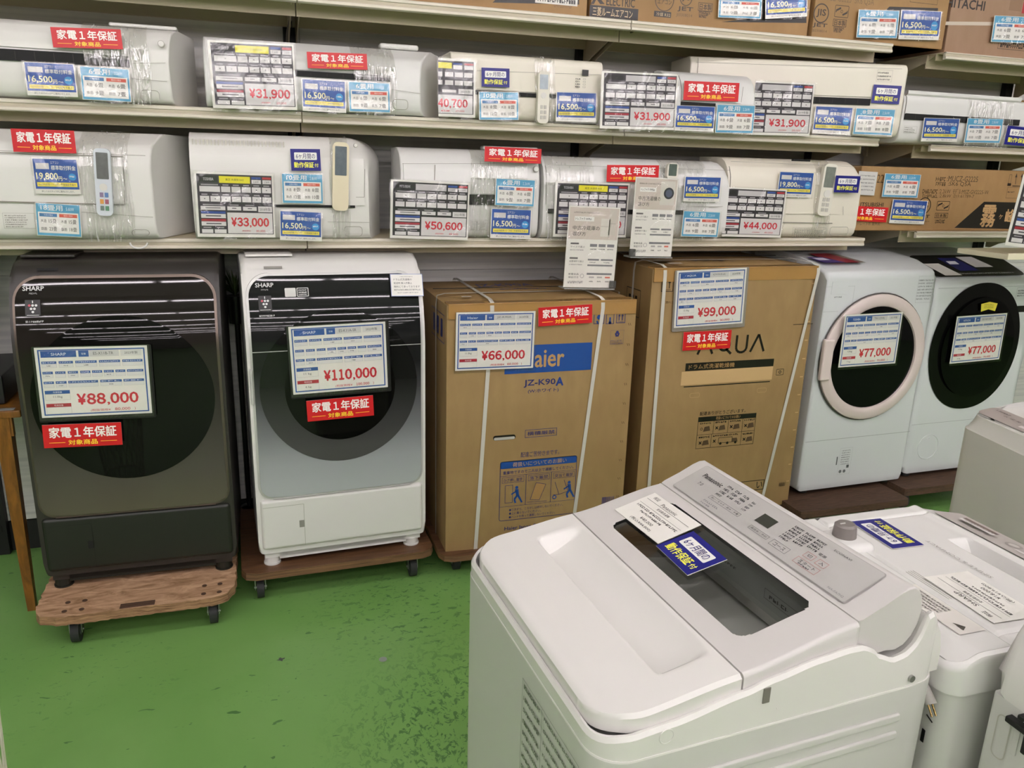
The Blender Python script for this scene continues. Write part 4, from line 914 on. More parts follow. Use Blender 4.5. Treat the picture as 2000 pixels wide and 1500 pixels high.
def sharp_drum(name, loc, rz, body, pm, disc, trim, lower, label, logo, inner_trim, hatch=True):
    """x 0..w along the wall, front at y=0, base on z=0"""
    r = empty('washing_machine', loc, rz); w, d, H = .612, .47, 1.10
    zp0, zp1, xp0, xp1 = .272, 1.045, .018, .594
    def fy(x, z):
        t = max(0, z-.80); u = (x-w/2)/(w/2)
        return -.004 + 1.15*t*t + .010*u*u*u*u
    b = MB(); b.prism([(.012, .10), (.012, .80), (.020, .87), (.036, .935), (.062, 1.0), (.090, 1.05), (.108, 1.078), (.13, 1.092), (.20, 1.10), (.45, 1.105), (.47, 1.10), (.47, .05), (.012, .05)], 0, w, body, .018)
    b.box((.02, .02, .03), (w-.02, .46, .06), body); b.build('cabinet', r)
    # lid pieces on top
    b = MB(); b.box((.02, .15, 1.100), (.175, .40, 1.108), body, .002); b.build('detergent_lid', r)
    b = MB(); s = b.sheet(Matrix.Translation((0, .088, 1.052)) @ Matrix.Rotation(math.radians(-31), 4, 'X'), 1, 1); s.rect(.075, .015, .135, .024, GREY_AC if logo else DARK, 3); b.build('lid_catch', r)
    # trim ring and front panel
    b = MB(); L0 = lv(zp0-.008, zp1+.008, .075, .05)
    b.strips(L0, rr_ext(xp0-.008, xp1+.008, zp0-.008, zp1+.008, .075, .05), lambda x, z: fy(x, z)+.004, 20, trim)
    ext = rr_ext(xp0-.008, xp1+.008, zp0-.008, zp1+.008, .075, .05)
    for side in (0, 1):
        vs = []
        for z in L0: x = ext(z)[side]; vs += [(x, fy(x, z)+.004, z), (x, fy(x, z)+.03, z)]
        b.add(vs, [(2*i, 2*i+1, 2*i+3, 2*i+2) if side == 0 else (2*i+2, 2*i+3, 2*i+1, 2*i) for i in range(len(L0)-1)], trim)
    b.add([(xp0+.04, fy(.1, zp0), zp0-.008), (xp1-.04, fy(.1, zp0), zp0-.008), (xp1-.04, .014, zp0-.008), (xp0+.04, .014, zp0-.008)], [(0, 3, 2, 1)], trim)
    b.build('panel_trim', r)
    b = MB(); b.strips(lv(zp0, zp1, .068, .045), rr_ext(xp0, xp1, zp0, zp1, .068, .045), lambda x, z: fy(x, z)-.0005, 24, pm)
    # logos printed on the glass
    def onp(x, z): return Matrix.Translation((x, fy(x+.08, z)-.0022, z)) @ Matrix.Rotation(-math.atan2(2.3*max(0, z+.015-.80), 1), 4, 'X')
    s = b.sheet(onp(.042, 1.000), .058, .026); s.text('SHARP', 0, .45, 1, 1, 'd4d4d4', .03, 1); s.scrib(.3, .0, .7, .2, '8a8a8a', 6, 1)
    s = b.sheet(onp(.048, .935), .042, .052); s.rect(0, 0, 1, 1, '050505', 1)
    for i, (x, y, c) in enumerate(((.28, .66, 'c04858'), (.5, .66, 'd8d8d8'), (.72, .66, 'd8d8d8'), (.39, .46, 'd8d8d8'), (.61, .46, 'd8d8d8'), (.5, .27, 'd8d8d8'))): s.disc(x, y, .0038, c, 2, 12)
    s.rect(.1, .06, .9, .09, 'c8c8c8', 2); s.rect(.47, .8, .53, .95, 'd8d8d8', 2)
    s = b.sheet(onp(.048, .915), .05, .010); s.scrib(0, .2, 1, .8, 'b8b8b8', 10, 1)
    if logo:
        s = b.sheet(onp(.135, .975), .078, .034); s.rrect(0, .1, .46, 1, .003, 'cfcfcb', 1); s.rrect(.5, .1, 1, 1, .003, 'cfcfcb', 1); s.rrect(.53, .16, .97, .94, .002, '0c0c0c', 2)
        for k in range(3): s.scrib(.58, .68-k*.22, .92, .80-k*.22, 'd8d8d4', 5, 3)
    b.build('front_panel', r)
    # round door glass
    cx, cz, R = .306, .660, .272
    zl = [cz-R*math.cos(math.pi*i/40) for i in range(41)]
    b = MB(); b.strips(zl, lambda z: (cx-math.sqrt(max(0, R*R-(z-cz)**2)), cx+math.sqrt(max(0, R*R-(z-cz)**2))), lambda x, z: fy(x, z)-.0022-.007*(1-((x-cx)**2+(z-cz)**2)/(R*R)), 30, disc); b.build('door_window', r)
    if logo:
        R2 = .19; zl = [cz-R2*math.cos(math.pi*i/34) for i in range(35)]
        b = MB(); b.strips(zl, lambda z: (cx-math.sqrt(max(0, R2*R2-(z-cz)**2)), cx+math.sqrt(max(0, R2*R2-(z-cz)**2))), lambda x, z: fy(x, z)-.0030-.007*(1-((x-cx)**2+(z-cz)**2)/(R*R)), 26, D1); b.build('porthole', r)
    if inner_trim:
        b = MB(); s = b.sheet(Matrix.Translation((0, fy(.3, .80)-.003, .085*0)), 1, 1); s.rect(xp0, .8, xp1, .8025, trim, 1); b.build('panel_line', r)
        b = MB(); b.box((.006, -.004, .62), (.0135, .02, .74), trim, .002); b.build('door_handle', r)
    # lower panel
    b = MB(); b.box((.012, -.0, .068), (w-.012, .03, .262), lower, .014, 3); b.build('kick_panel', r)
    b = MB(); s = b.sheet(Matrix.Translation((0, -.0004, 0)), 1, 1); g = 'a5a79a' if logo else '0a0b09'
    s.rect(.160, .075, .1616, .235, g, 1); s.rect(.02, .234, .16, .2356, g, 1); b.build('hatch_seam', r)
    b = MB(); b.box((.143, -.0015, .145), (.160, .001, .172), GREY_AC if logo else DARK, .003); b.build('hatch_catch', r)
    b = MB(); b.box((.07, .02, .022), (w-.075, .05, .068), lower); b.build('base_rail', r)
    for x in (.045, w-.05):
        for y in (.045, .42):
            b = MB(); b.cyl((x, y, .0), (x, y, .03), .027, lower, 24); b.cyl((x, y, .0), (x, y, .006), .03, lower, 24); b.build('foot', r)
    tag(r, label, 'washing machine', 'drum washing machines against the shelving'); return r
P1 = ramp_panel('bronze_glass_panel', [(0, '575444'), (.18, '4a4840'), (.4, '34302c'), (.55, '241f1d'), (1, '1c1816')], .27, 1.05)  # slight printed gradient; olive lower stops paint in the green floor's reflection
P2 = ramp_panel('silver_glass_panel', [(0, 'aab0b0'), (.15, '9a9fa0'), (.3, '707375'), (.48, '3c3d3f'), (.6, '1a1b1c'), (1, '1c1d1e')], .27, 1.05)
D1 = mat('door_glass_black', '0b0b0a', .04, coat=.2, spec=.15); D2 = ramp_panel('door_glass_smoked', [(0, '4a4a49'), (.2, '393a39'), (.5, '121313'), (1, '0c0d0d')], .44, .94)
BR = mat('bronze_trim', '6e625a', .3, metal=.8); DKB = mat('dark_brown_casing', '2e2a27', .33, noise=.04)
s1x = -.742
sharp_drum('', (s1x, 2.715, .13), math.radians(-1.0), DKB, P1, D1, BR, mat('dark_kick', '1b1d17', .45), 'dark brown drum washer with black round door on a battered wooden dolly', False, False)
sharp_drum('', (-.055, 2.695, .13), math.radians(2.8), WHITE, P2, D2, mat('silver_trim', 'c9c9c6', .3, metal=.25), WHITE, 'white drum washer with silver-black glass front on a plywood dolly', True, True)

def dolly(loc, w, d, z, th, m, edge, label, rz=0, rough_edge=0, ch=.05, seams=True, wheels=None):
    r = empty('wooden_dolly', loc, rz)
    pts = [(-w/2+ch, 0), (w/2-ch, 0), (w/2-ch*.3, ch*.3), (w/2, ch), (w/2, d-ch), (w/2-ch, d), (-w/2+ch, d), (-w/2, d-ch), (-w/2, ch), (-w/2+ch*.3, ch*.3)]
    if rough_edge:
        P_ = []
        for i in range(len(pts)):
            a, c = Vector(pts[i]), Vector(pts[(i+1) % len(pts)]); n = max(2, int((c-a).length/.012))
            for k in range(n): q_ = a+(c-a)*k/n; P_.append((q_.x+random.uniform(-1, 1)*rough_edge, q_.y+random.uniform(-1, 1)*rough_edge))
        pts = P_
    n = len(pts); bm_ = bmesh.new()
    lo = [bm_.verts.new((x, y, z-th)) for x, y in pts]; hi = [bm_.verts.new((x*.995, y*.995+.001, z)) for x, y in pts]
    bm_.faces.new(hi); bm_.faces.new(lo[::-1])
    b = MB(); ef = [bm_.faces.new((lo[i], lo[(i+1) % n], hi[(i+1) % n], hi[i])) for i in range(n)]
    b.bm(bm_, m, None, False); b.m = [b.mi(m)]*2+[b.mi(edge)]*n; b.build('deck', r)
    zz = z-th
    for (x, y) in (wheels or [(-w/2+.09, .10), (w/2-.09, .10), (-w/2+.09, d-.10), (w/2-.09, d-.10)]):
        c_ = empty('caster', (x, y, 0)); c_.parent = r
        R = min(.040, zz*.42)
        b = MB(); b.box((-.03, -.03, zz-.004), (.03, .03, zz), STEEL)
        for sx in (-1, 1): b.box((sx*.018-.0015, -.014, R-.006), (sx*.018+.0015, .014, zz-.003), STEEL)
        b.cyl((-.022, 0, R), (.022, 0, R), .005, STEEL, 10); b.build('bracket', c_)
        b = MB(); b.cyl((-.0125, 0, R), (.0125, 0, R), R, RUBBER, 28); b.cyl((-.0135, 0, R), (.0135, 0, R), R*.45, mat('wheel_hub', '55585a', .5), 16); b.build('wheel', c_)
    tag(r, label, 'dolly', 'wooden dollies under the appliances'); return r
def wood(name, c1, c2, sc=(3, 30, 30), rough=.75):
    m = mat(name, c1, rough); nt = m.node_tree; b = nt.nodes['Principled BSDF']; L = nt.links
    tc = nt.nodes.new('ShaderNodeTexCoord'); mp = nt.nodes.new('ShaderNodeMapping'); mp.inputs['Scale'].default_value = sc
    n = nt.nodes.new('ShaderNodeTexNoise'); n.inputs['Scale'].default_value = 1.5; n.inputs['Detail'].default_value = 8; n.inputs['Distortion'].default_value = 1.6; n.inputs['Roughness'].default_value = .65
    cr = nt.nodes.new('ShaderNodeValToRGB'); cr.color_ramp.elements[0].color = lin(c2); cr.color_ramp.elements[1].color = lin(c1); cr.color_ramp.elements[0].position = .32; cr.color_ramp.elements[1].position = .62
    L.new(tc.outputs['Object'], mp.inputs[0]); L.new(mp.outputs[0], n.inputs['Vector']); L.new(n.outputs['Fac'], cr.inputs[0]); L.new(cr.outputs[0], b.inputs['Base Color'])
    bp = nt.nodes.new('ShaderNodeBump'); bp.inputs['Strength'].default_value = .6; bp.inputs['Distance'].default_value = .004; L.new(n.outputs['Fac'], bp.inputs['Height']); L.new(bp.outputs[0], b.inputs['Normal'])
    return m
W_OLD = wood('battered_plywood', 'c8a382', '86623f', (5, 16, 16)); W_OLDE = wood('battered_plywood_edge', 'b08a66', '6a4a30', (6, 6, 90))
W_SC = wood('scar_and_shaded_wood', '5c4230', '3c2a1c', (6, 40, 40))  # scarred patch and bolts; also wood with shade coloured in for two dollies
W_DK = wood('brown_plywood', '6a4a30', '4c3220', (3, 24, 24), .5); W_DKE = wood('brown_plywood_edge', '86633f', '3f2a18', (2, 2, 160), .6)
dolly((-.445, 2.535, 0), .615, .76, .13, .030, W_OLD, W_OLDE, 'battered pale wooden dolly with chipped front corners, at the left', rough_edge=.0035, ch=.075, wheels=[(-.195, .07), (.23, .07), (-.195, .66), (.23, .66)])
OLD_DOLLY = [o for o in COL.objects if o.name.startswith('wooden_dolly')][0]
b = MB(); b.box((-.05, .006, .1285), (.055, .036, .1312), W_SC, .001); b.build('wood_patch', OLD_DOLLY)
for q_ in ((-.215, .035), (-.165, .035), (-.215, .09), (-.165, .09), (.205, .035), (.255, .035), (.205, .09), (.255, .09)):
    b = MB(); b.cyl((q_[0], q_[1], .129), (q_[0], q_[1], .1315), .008, W_SC, 12); b.build('bolt', OLD_DOLLY)
dolly((.232, 2.672, 0), .705, .64, .13, .028, W_DK, W_DKE, 'brown plywood dolly with rounded corners under the silver-front washer', rz=math.radians(1.5), ch=.05, wheels=[(-.29, .07), (.275, .07), (-.29, .6), (.275, .6)])
dolly((1.02, 2.655, 0), .84, .66, .105, .022, W_DK, W_DKE, 'dark dolly almost hidden under the blue-printed carton', ch=.05, wheels=[(-.34, .10), (.36, .10), (-.34, .56), (.36, .56)])
dolly((1.80, 2.70, 0), .74, .6, .105, .022, W_DK, W_DKE, 'dark dolly hidden under the black-printed carton', ch=.05)
dolly((2.50, 2.63, 0), .60, .7, .125, .032, W_SC, W_SC, 'dolly coloured dark for shade under the washer with the pink-ringed door', ch=.02)  # darker wood here takes in the shade of the machines in front
dolly((3.16, 2.70, 0), .66, .62, .14, .035, W_SC, W_SC, 'dolly coloured dark for shade under the rightmost drum washer', ch=.02)
# wood scar on the battered dolly is part of its look
Yp = 2.682
wp([(68, 679), (288, 675), (296, 806), (80, 817)], Yp, 'of ¥88,000 on the dark brown drum washer', holder=BLACK)
red([(83, 830), (237, 825), (239, 868), (85, 876)], Yp, 'below the ¥88,000 card on the dark washer')
wp([(564, 639), (752, 628), (758, 756), (572, 771)], 2.672, 'of ¥110,000 on the silver-front drum washer', holder=BLACK, model='ES-K11A-SR', kg='11 kg', kg2='6 kg', price='¥110,000', sub='100,000')
red([(599, 783), (729, 772), (730, 811), (600, 824)], 2.672, 'below the ¥110,000 card on the silver-front washer')
def d_notice(s):
    s.frame(0, 0, 1, 1, .002, '8f9cc8', 1); s.text('ドラム式洗濯機の', .10, .70, .66, .80, '3a3a3a', 0, 1); s.text('配送時 搬入作業上', .10, .54, .66, .64, '3a3a3a', 0, 1); s.text('無料にて承っております', .10, .38, .90, .48, '3a3a3a', 0, 1)
    s.scrib(.10, .26, .92, .32, '8a8a88', 20, 1); s.scrib(.2, .14, .85, .18, '9a9a98', 16, 1); s.scrib(.3, .86, .7, .89, '9a9a98', 10, 1)
card('notice_card', [(761, 535), (823, 535), (829, 578), (765, 579)], 0, d_notice, 'small white notice card at the top right of the silver-front washer', 'notice', None, nrm=Vector((0, -.91, .41)), pt=Vector((0, 2.748, 1.13)))

# ================================================================== BIG CARTONS
def arrows(s, x0, y0, x1, y1, c):
    s.frame(x0, y0, x1, y1, .0022, c, 1); w = x1-x0; h = y1-y0
    for t in (.32, .68):
        x = x0+w*t; s.line(x, y0+.25*h, x, y0+.75*h, .003, c, 1); s.poly([(x-.12*w, y0+.65*h), (x+.12*w, y0+.65*h), (x, y0+.88*h)], c, 1)
    s.rect(x0+.2*w, y0+.12*h, x1-.2*w, y0+.15*h, c, 1)
def xmark(s, x, y, r, c): s.line(x-r/s.w, y-r/s.h, x+r/s.w, y+r/s.h, .004, c, 2); s.line(x-r/s.w, y+r/s.h, x+r/s.w, y-r/s.h, .004, c, 2)
def man(s, x, y, h, c, flip=1):
    H = h/s.h; W = h/s.w*flip
    s.disc(x, y+.90*H, .09*h, c, 2, 12); s.poly([(x-.10*W, y+.80*H), (x+.10*W, y+.80*H), (x+.14*W, y+.45*H), (x-.02*W, y+.42*H)], c, 2)
    s.line(x+.05*W, y+.45*H, x-.12*W, y+.22*H, .12*h, c, 2); s.line(x-.12*W, y+.22*H, x-.05*W, y, .10*h, c, 2); s.line(x+.08*W, y+.45*H, x+.20*W, y+.22*H, .12*h, c, 2); s.line(x+.20*W, y+.22*H, x+.32*W, y, .10*h, c, 2)
    s.line(x, y+.70*H, x-.30*W, y+.52*H, .08*h, c, 2)
def carton(loc, rz, w, d, h, m, label, front, side, top, straps, band=True, name='washer_carton'):
    r = empty(name, loc, rz)
    b = MB(); bm_ = bmesh.new(); bmesh.ops.create_cube(bm_, size=1); bmesh.ops.subdivide_edges(bm_, edges=list(bm_.edges), cuts=7, use_grid_fill=True)
    for v in bm_.verts:
        x, y, z_ = v.co
        v.co = Vector(((x+.5)*w, (y+.5)*d, (z_+.5)*h))
        ex = min(abs(x+.5), abs(x-.5)); ez = min(abs(z_+.5), abs(z_-.5)); ey = min(abs(y+.5), abs(y-.5))
        k = .9
        if abs(z_-.5) < .001: v.co.z += .010*(.25-x*x)*4*(.25-y*y)*4
        if abs(y+.5) < .001 and ex < .01: v.co.y += .006
        if abs(z_-.5) < .001 and (ex < .01 or ey < .01): v.co.z -= .006
        if abs(x-.5) < .001: v.co.x += .006*(.25-z_*z_)*4*(.25-y*y)*4
    b.bm(bm_, m, None, True)
    if front: front(b.sheet(Matrix.Identity(4) @ Matrix.Translation((0, -.0006, 0)), w, h))
    if side: side(b.sheet(Matrix.Translation((-.0006, d, 0)) @ Matrix.Rotation(math.radians(-90), 4, 'Z'), d, h))
    if top: top(b.sheet(Matrix.Translation((0, 0, h+.0105)) @ Matrix.Rotation(math.radians(-90), 4, 'X'), w, d))
    b.build('carton', r)
    b = MB(); b.box((.004, -.0022, h-.055), (w-.004, .002, h-.003), TAPE, .001); b.box((.004, -.0022, h-.006), (w-.004, .06, h+.0005), TAPE, .001); b.build('edge_tape', r)
    b = MB(); b.box((.01, d/2-.002, h+.009), (w-.01, d/2+.002, h+.0115), DARK); b.build('flap_seam', r)
    for st in straps:
        b = MB()
        if st[0] == 'v':      # around front and top at x (top x, bottom x)
            _, xt, xb = st; t = .0075
            pts = [(xb, -.0025, .0), (xt, -.0045, h-.03), (xt, -.001, h+.003), (xt, .03, h+.010), (xt, d-.02, h+.012), (xt, d+.002, h), (xb, d+.002, 0)]
            vs = []; fs = []
            for p in pts: vs += [(p[0]-t, p[1], p[2]), (p[0]+t, p[1], p[2])]
            for i in range(len(pts)-1): fs.append((2*i, 2*i+1, 2*i+3, 2*i+2))
            b.add(vs, fs, STRAP)
        else:                 # along the top at depth y, down the left side
            _, yy = st; t = .0075
            pts = [(-.003, yy, 0), (-.004, yy, h-.03), (.0, yy, h+.004), (.03, yy, h+.011), (w-.03, yy, h+.011), (w+.002, yy, h+.002), (w+.003, yy, 0)]
            vs = []; fs = []
            for p in pts: vs += [(p[0], p[1]-t, p[2]), (p[0], p[1]+t, p[2])]
            for i in range(len(pts)-1): fs.append((2*i, 2*i+1, 2*i+3, 2*i+2))
            b.add(vs, fs, STRAP)
        b.build('strap', r)
    tag(r, label, 'carton', 'large appliance cartons on dollies'); return r
HB = '1f4c94'; HN = '27306c'
def sh(px, py, r0, Yc): p = atY(px, py, Yc); return p
hx0, hx1, hz0, hz1, hY = .628, 1.372, .105, 1.075, 2.70
def hq(px, py): p = atY(px, py, hY); return (p.x-hx0)/(hx1-hx0), (p.z-hz0)/(hz1-hz0)
def haier_front(s):
    x0, y0 = hq(971, 732); x1, y1 = hq(1157, 668); x0b = hq(985, 732)[0]
    y1 = hq(1100, 671)[1]; y0 = hq(1060, 727)[1]
    s.rect(x0b, y0, x1, y1, HB, 1)
    a = hq(1026, 715); c = hq(1102, 685); s.text('Haier', a[0]-.02, y0+.022, c[0], y1-.018, 'b8925e', .02, 2)
    a = hq(1023, 757); c = hq(1100, 738); s.text('JZ-K90', a[0], a[1], a[0]+(c[0]-a[0])*.80, c[1], HN, .02, 1); s.text('A', a[0]+(c[0]-a[0])*.82, a[1]+.001, c[0], c[1]+.003, '20408c', .05, 1); a = hq(1031, 768); c = hq(1091, 757); s.text('(W:ホワイト)', a[0], a[1]-.002, c[0], c[1]-.000, HN, .012, 1)
    a = hq(1025, 857); c = hq(1088, 835); s.frame(a[0], a[1]+.004, c[0], c[1], .0018, HN, 1); s.text('横積厳禁', a[0]+.012, a[1]+.012, c[0]-.012, c[1]-.008, HN, .006, 1)
    # notice box
    x0, y0 = hq(974, 1018); x1, y1 = hq(1127, 893); y1 = hq(1050, 896)[1]; y0 = hq(1050, 1010)[1]; X = lambda t: x0+(x1-x0)*t; Yy = lambda t: y0+(y1-y0)*t
    s.rframe(x0, y0, x1, y1, .010, .0022, HN, 1); s.rrect(x0, Yy(.88), x1, y1, .008, HB, 1); s.text('荷扱いについてのお願い', X(.16), Yy(.90), X(.86), Yy(.975), 'b8925e', .006, 2)
    s.text('重量物ですので二人以上で運搬してください。', X(.04), Yy(.785), X(.96), Yy(.84), HN, .006, 1); s.rect(x0, Yy(.755), x1, Yy(.76), HN, 1); s.rect(x0, Yy(.24), x1, Yy(.245), HN, 1)
    for t in (.335, .665): s.rect(X(t), Yy(.24), X(t)+.0025, Yy(.76), HN, 1)
    for t, tx in ((.02, 'ひざ押し厳禁'), (.355, '落下厳禁'), (.685, '突当て厳禁')):
        s.frame(X(t+.01), Yy(.64), X(t+.29), Yy(.735), .0012, HN, 1); s.text(tx, X(t+.03), Yy(.655), X(t+.27), Yy(.715), HN, .004, 1)
    s.frame(X(.07), Yy(.30), X(.17), Yy(.60), .0016, HN, 1); man(s, X(.22), Yy(.29), .072, HB)
    s.poly([(X(.40), Yy(.32)), (X(.52), Yy(.30)), (X(.60), Yy(.56)), (X(.47), Yy(.60))], 'a58152', 1)
    for a, c in (((.40, .32), (.52, .30)), ((.52, .30), (.60, .56)), ((.60, .56), (.47, .60)), ((.47, .60), (.40, .32)), ((.36, .28), (.62, .27))): s.line(X(a[0]), Yy(a[1]), X(c[0]), Yy(c[1]), .0016, HN, 2)
    for a, c in (((.72, .58), (.78, .36)), ((.78, .36), (.90, .40)), ((.90, .40), (.84, .60)), ((.70, .36), (.78, .36))): s.line(X(a[0]), Yy(a[1]), X(c[0]), Yy(c[1]), .0018, HN, 2)
    s.disc(X(.72), Yy(.32), .009, HB, 2, r0=.005); man(s, X(.91), Yy(.29), .072, HB)
    for i, tx in enumerate(('●引きずり、ころがしは絶対しないでください。', '●上に乗らないでください。', '●バンドを持って運搬しないでください。')): s.text(tx, X(.13), Yy(.155-i*.062), X((.84, .55, .74)[i]), Yy(.20-i*.062), HN, .002, 1)
    a = hq(975, 889); s.text('配達ご苦労さまです。', X(.26), y1+.012, X(.76), y1+.034, HN, .002, 1)
    a = hq(985, 1038); s.text('Haier Japan Sales Co.,Ltd.', a[0], a[1], a[0]+.34, a[1]+.02, HN, .012, 1)
    # small marks right of the warranty card
    for i, (p0, p1) in enumerate((((1159, 633), (1181, 612)), ((1183, 633), (1200, 612)))):
        a, c = hq(*p0), hq(*p1); s.frame(a[0], a[1], c[0], c[1], .0022, HN, 1); mx = (a[0]+c[0])/2; my = (a[1]+c[1])/2
        if i == 0: s.disc(mx, my+.006, .010, HB, 1, 6); s.line(mx-.012, my-.008, mx-.004, a[1], .006, HB, 1); s.line(mx+.012, my-.008, mx+.004, a[1], .006, HB, 1)
        else: s.rect(mx-.004, a[1]+.002, mx+.004, my+.006, HB, 1); s.disc(mx, a[1]+.005, .006, HB, 1)
    a, c = hq(1203, 631), hq(1222, 610); arrows(s, a[0], a[1], c[0], c[1], HN)
    a, c = hq(1191, 673), hq(1219, 644); s.frame(a[0], a[1], c[0], c[1], .0012, '7a6a60', 1); mx = (a[0]+c[0])/2; s.line(mx-.010, c[1]-.012, mx-.003, c[1]-.026, .006, HN, 1); s.line(mx+.010, c[1]-.012, mx+.003, c[1]-.026, .006, HN, 1); s.disc(mx, c[1]-.009, .006, HN, 1)
    for k in range(3): s.scrib(a[0]+.003, a[1]+.002+k*.006, c[0]-.003, a[1]+.005+k*.006, '6a5c6c', 8, 1)
    a = hq(1175, 985); 
    for k in range(14): x = a[0]+k*.0052; s.rect(x, a[1]+.0, x+random.choice((.0015, .003)), a[1]+.032, '4c4a80', 1)
    # staple marks down the right edge
    for k in range(11):
        y = .90-k*.082; x = .962-.0*k
        s.line(x-.006, y+.006, x, y-.004, .002, '5a4020', 1); s.line(x+.004, y+.006, x+.010, y-.004, .002, '5a4020', 1)
    a, c = hq(963, 861), hq(1007, 848); s.rrect(a[0], a[1], c[0], c[1], .009, '120d08', 1); s.rrect(a[0]+.004, a[1]+.001, c[0]-.004, a[1]+(c[1]-a[1])*.6, .005, 'b9b6b0', 2)
def haier_side(s):
    s.frame(.55, .84, .93, .95, .003, HN, 1)
    for i in range(3): s.rect(.60+i*.11, .86, .66+i*.11, .93, HN, 1)
def haier_top(s):
    s.text('JZ-K90A', .26, .50, .58, .66, HN, .012, 1); s.scrib(.36, .40, .62, .44, HN, 14, 1); s.rect(.02, .30, .98, .306, '8a6a3c', 1)
    s.rect(.1, .14, .15, .17, 'cfcbc0', 1)
carton((hx0, hY, hz0), 0, hx1-hx0, .58, hz1-hz0, CARTON, 'brown washer carton with blue brand band, in the middle', haier_front, haier_side, haier_top, [('v', .165, .118), ('v', .60, .52), ('h', .17)])
ax0, ax1, az0, az1, aY = 1.462, 2.232, .105, 1.185, 2.76
def aq(px, py): p = atY(px, py, aY); return (p.x-ax0)/(ax1-ax0), (p.z-az0)/(az1-az0)
def aqua_front(s):
    B_ = '15110d'
    a = aq(1362, 690); c = aq(1495, 652); zz0 = aq(1430, 689)[1]; zz1 = aq(1430, 655)[1]
    w_ = c[0]-a[0]; x = a[0]; t = .0105; L_ = lambda X1, Y1, X2, Y2: s.line(x+w_*X1, zz0+(zz1-zz0)*Y1, x+w_*X2, zz0+(zz1-zz0)*Y2, t, B_, 1)
    L_(0, 0, .11, 1); L_(.11, 1, .22, 0)
    s.disc(x+w_*.39, (zz0+zz1)/2, .030, B_, 1, 28, .0195); L_(.42, .25, .50, -.05)
    L_(.57, 1, .57, .3); L_(.73, 1, .73, .3)
    for k in range(8):
        a1, a2 = math.pi+math.pi*k/8, math.pi+math.pi*(k+1)/8
        L_(.65+.08*math.cos(a1), .3+.3*math.sin(a1), .65+.08*math.cos(a2), .3+.3*math.sin(a2))
    L_(.79, 0, .90, 1); L_(.90, 1, 1.0, 0)
    b0 = aq(1338, 725); b1 = aq(1511, 707); yy1 = aq(1425, 705)[1]; yy0 = aq(1425, 720)[1]
    s.rect(b0[0], yy0, b1[0], yy1, B_, 1); s.text('ドラム式洗濯乾燥機', b0[0]+.02, yy0+.006, b0[0]+.30*1.0, yy1-.006, 'b8925e', .004, 2)
    p0 = aq(1420, 745)[1]; s.poly([(b0[0]-.02, p0-.005), (b1[0]-.0, p0-.003), (b1[0], yy0), (b0[0]-.02, yy0-.002)], 'c8a878', 1); s.rect(b0[0], p0-.013, b1[0]-.01, p0-.009, B_, 1)
    a = aq(1515, 733); c = aq(1531, 720); s.rframe(a[0], a[1], c[0], c[1], .003, .002, B_, 1); s.disc((a[0]+c[0])/2, (a[1]+c[1])/2, .007, B_, 1, 12, .004)
    x0, yb = aq(1358, 877); x1 = aq(1470, 870)[0]; yt = aq(1415, 811)[1]; yb = aq(1412, 872)[1]; X = lambda q_: x0+(x1-x0)*q_; Yy = lambda q_: yb+(yt-yb)*q_
    s.text('配達ありがとうございます。', X(.02), yt+.006, X(.80), yt+.022, B_, .006, 1); s.rect(x0, Yy(.86), x1, yt, B_, 1); s.text('荷扱いについてのお願い', X(.30), Yy(.88), X(.72), Yy(.98), 'b8925e', 0, 2)
    s.frame(x0, yb, x1, Yy(.86), .0018, B_, 1); s.rect(x0, Yy(.43), x1, Yy(.44), B_, 1)
    for q_ in (.27, .52, .77): s.rect(X(q_), Yy(.43), X(q_)+.002, Yy(.86), B_, 1)
    for q_ in (.25, .77): s.rect(X(q_), yb, X(q_)+.002, Yy(.43), B_, 1)
    for q_, v in ((.04, .5), (.30, .5), (.55, .5), (.80, .5), (.04, .06), (.80, .06)):
        s.scrib(X(q_), Yy(v+.27), X(q_+.19), Yy(v+.32), B_, 6, 1); s.poly([(X(q_+.06), Yy(v+.03)), (X(q_+.18), Yy(v+.05)), (X(q_+.16), Yy(v+.20)), (X(q_+.08), Yy(v+.18))], '5a4632', 1)
        if (q_, v) == (.04, .5): s.disc(X(q_+.03), Yy(v+.12), .006, B_, 2, 14, .004)
        else: xmark(s, X(q_+.03), Yy(v+.12), .006, B_)
    s.scrib(X(.28), Yy(.34), X(.72), Yy(.39), B_, 14, 1); s.frame(X(.38), Yy(.12), X(.62), Yy(.30), .0018, B_, 1); s.poly([(X(.62), Yy(.12)), (X(.72), Yy(.12)), (X(.70), Yy(.25)), (X(.62), Yy(.25))], '5a4632', 1)
    for q_ in (.42, .54, .68): s.disc(X(q_), Yy(.11), .006, B_, 2)
    xmark(s, X(.31), Yy(.2), .006, B_)
    a = aq(1291, 570); c = aq(1316, 543); arrows(s, a[0], a[1], c[0], c[1], B_); s.text('濡れ注意', aq(1299, 592)[0], aq(1299, 593)[1], aq(1322, 592)[0], aq(1299, 588)[1], '5a4020', 0, 1)
    a = aq(1549, 634); s.line(a[0], a[1], aq(1587, 632)[0], a[1]+.001, .0025, '2a1c10', 1)
    for px, py in ((1355, 772), (1486, 762)): a = aq(px, py); s.rframe(a[0]-.025, a[1]-.009, a[0]+.035, a[1]+.009, .007, .0012, 'c4a070', 1)
    a = aq(1443, 952); c = aq(1493, 936); s.frame(a[0]-.02, a[1]-.02, c[0], c[1], .003, B_, 1); s.text('い', c[0]-.05, a[1]-.012, c[0]-.012, c[1]-.008, B_, .01, 1)
    a = aq(1521, 950)
    for k in range(12): x_ = a[0]+k*.0035; s.rect(x_, a[1], x_+random.choice((.001, .002)), a[1]+.016, '3a2c20', 1)
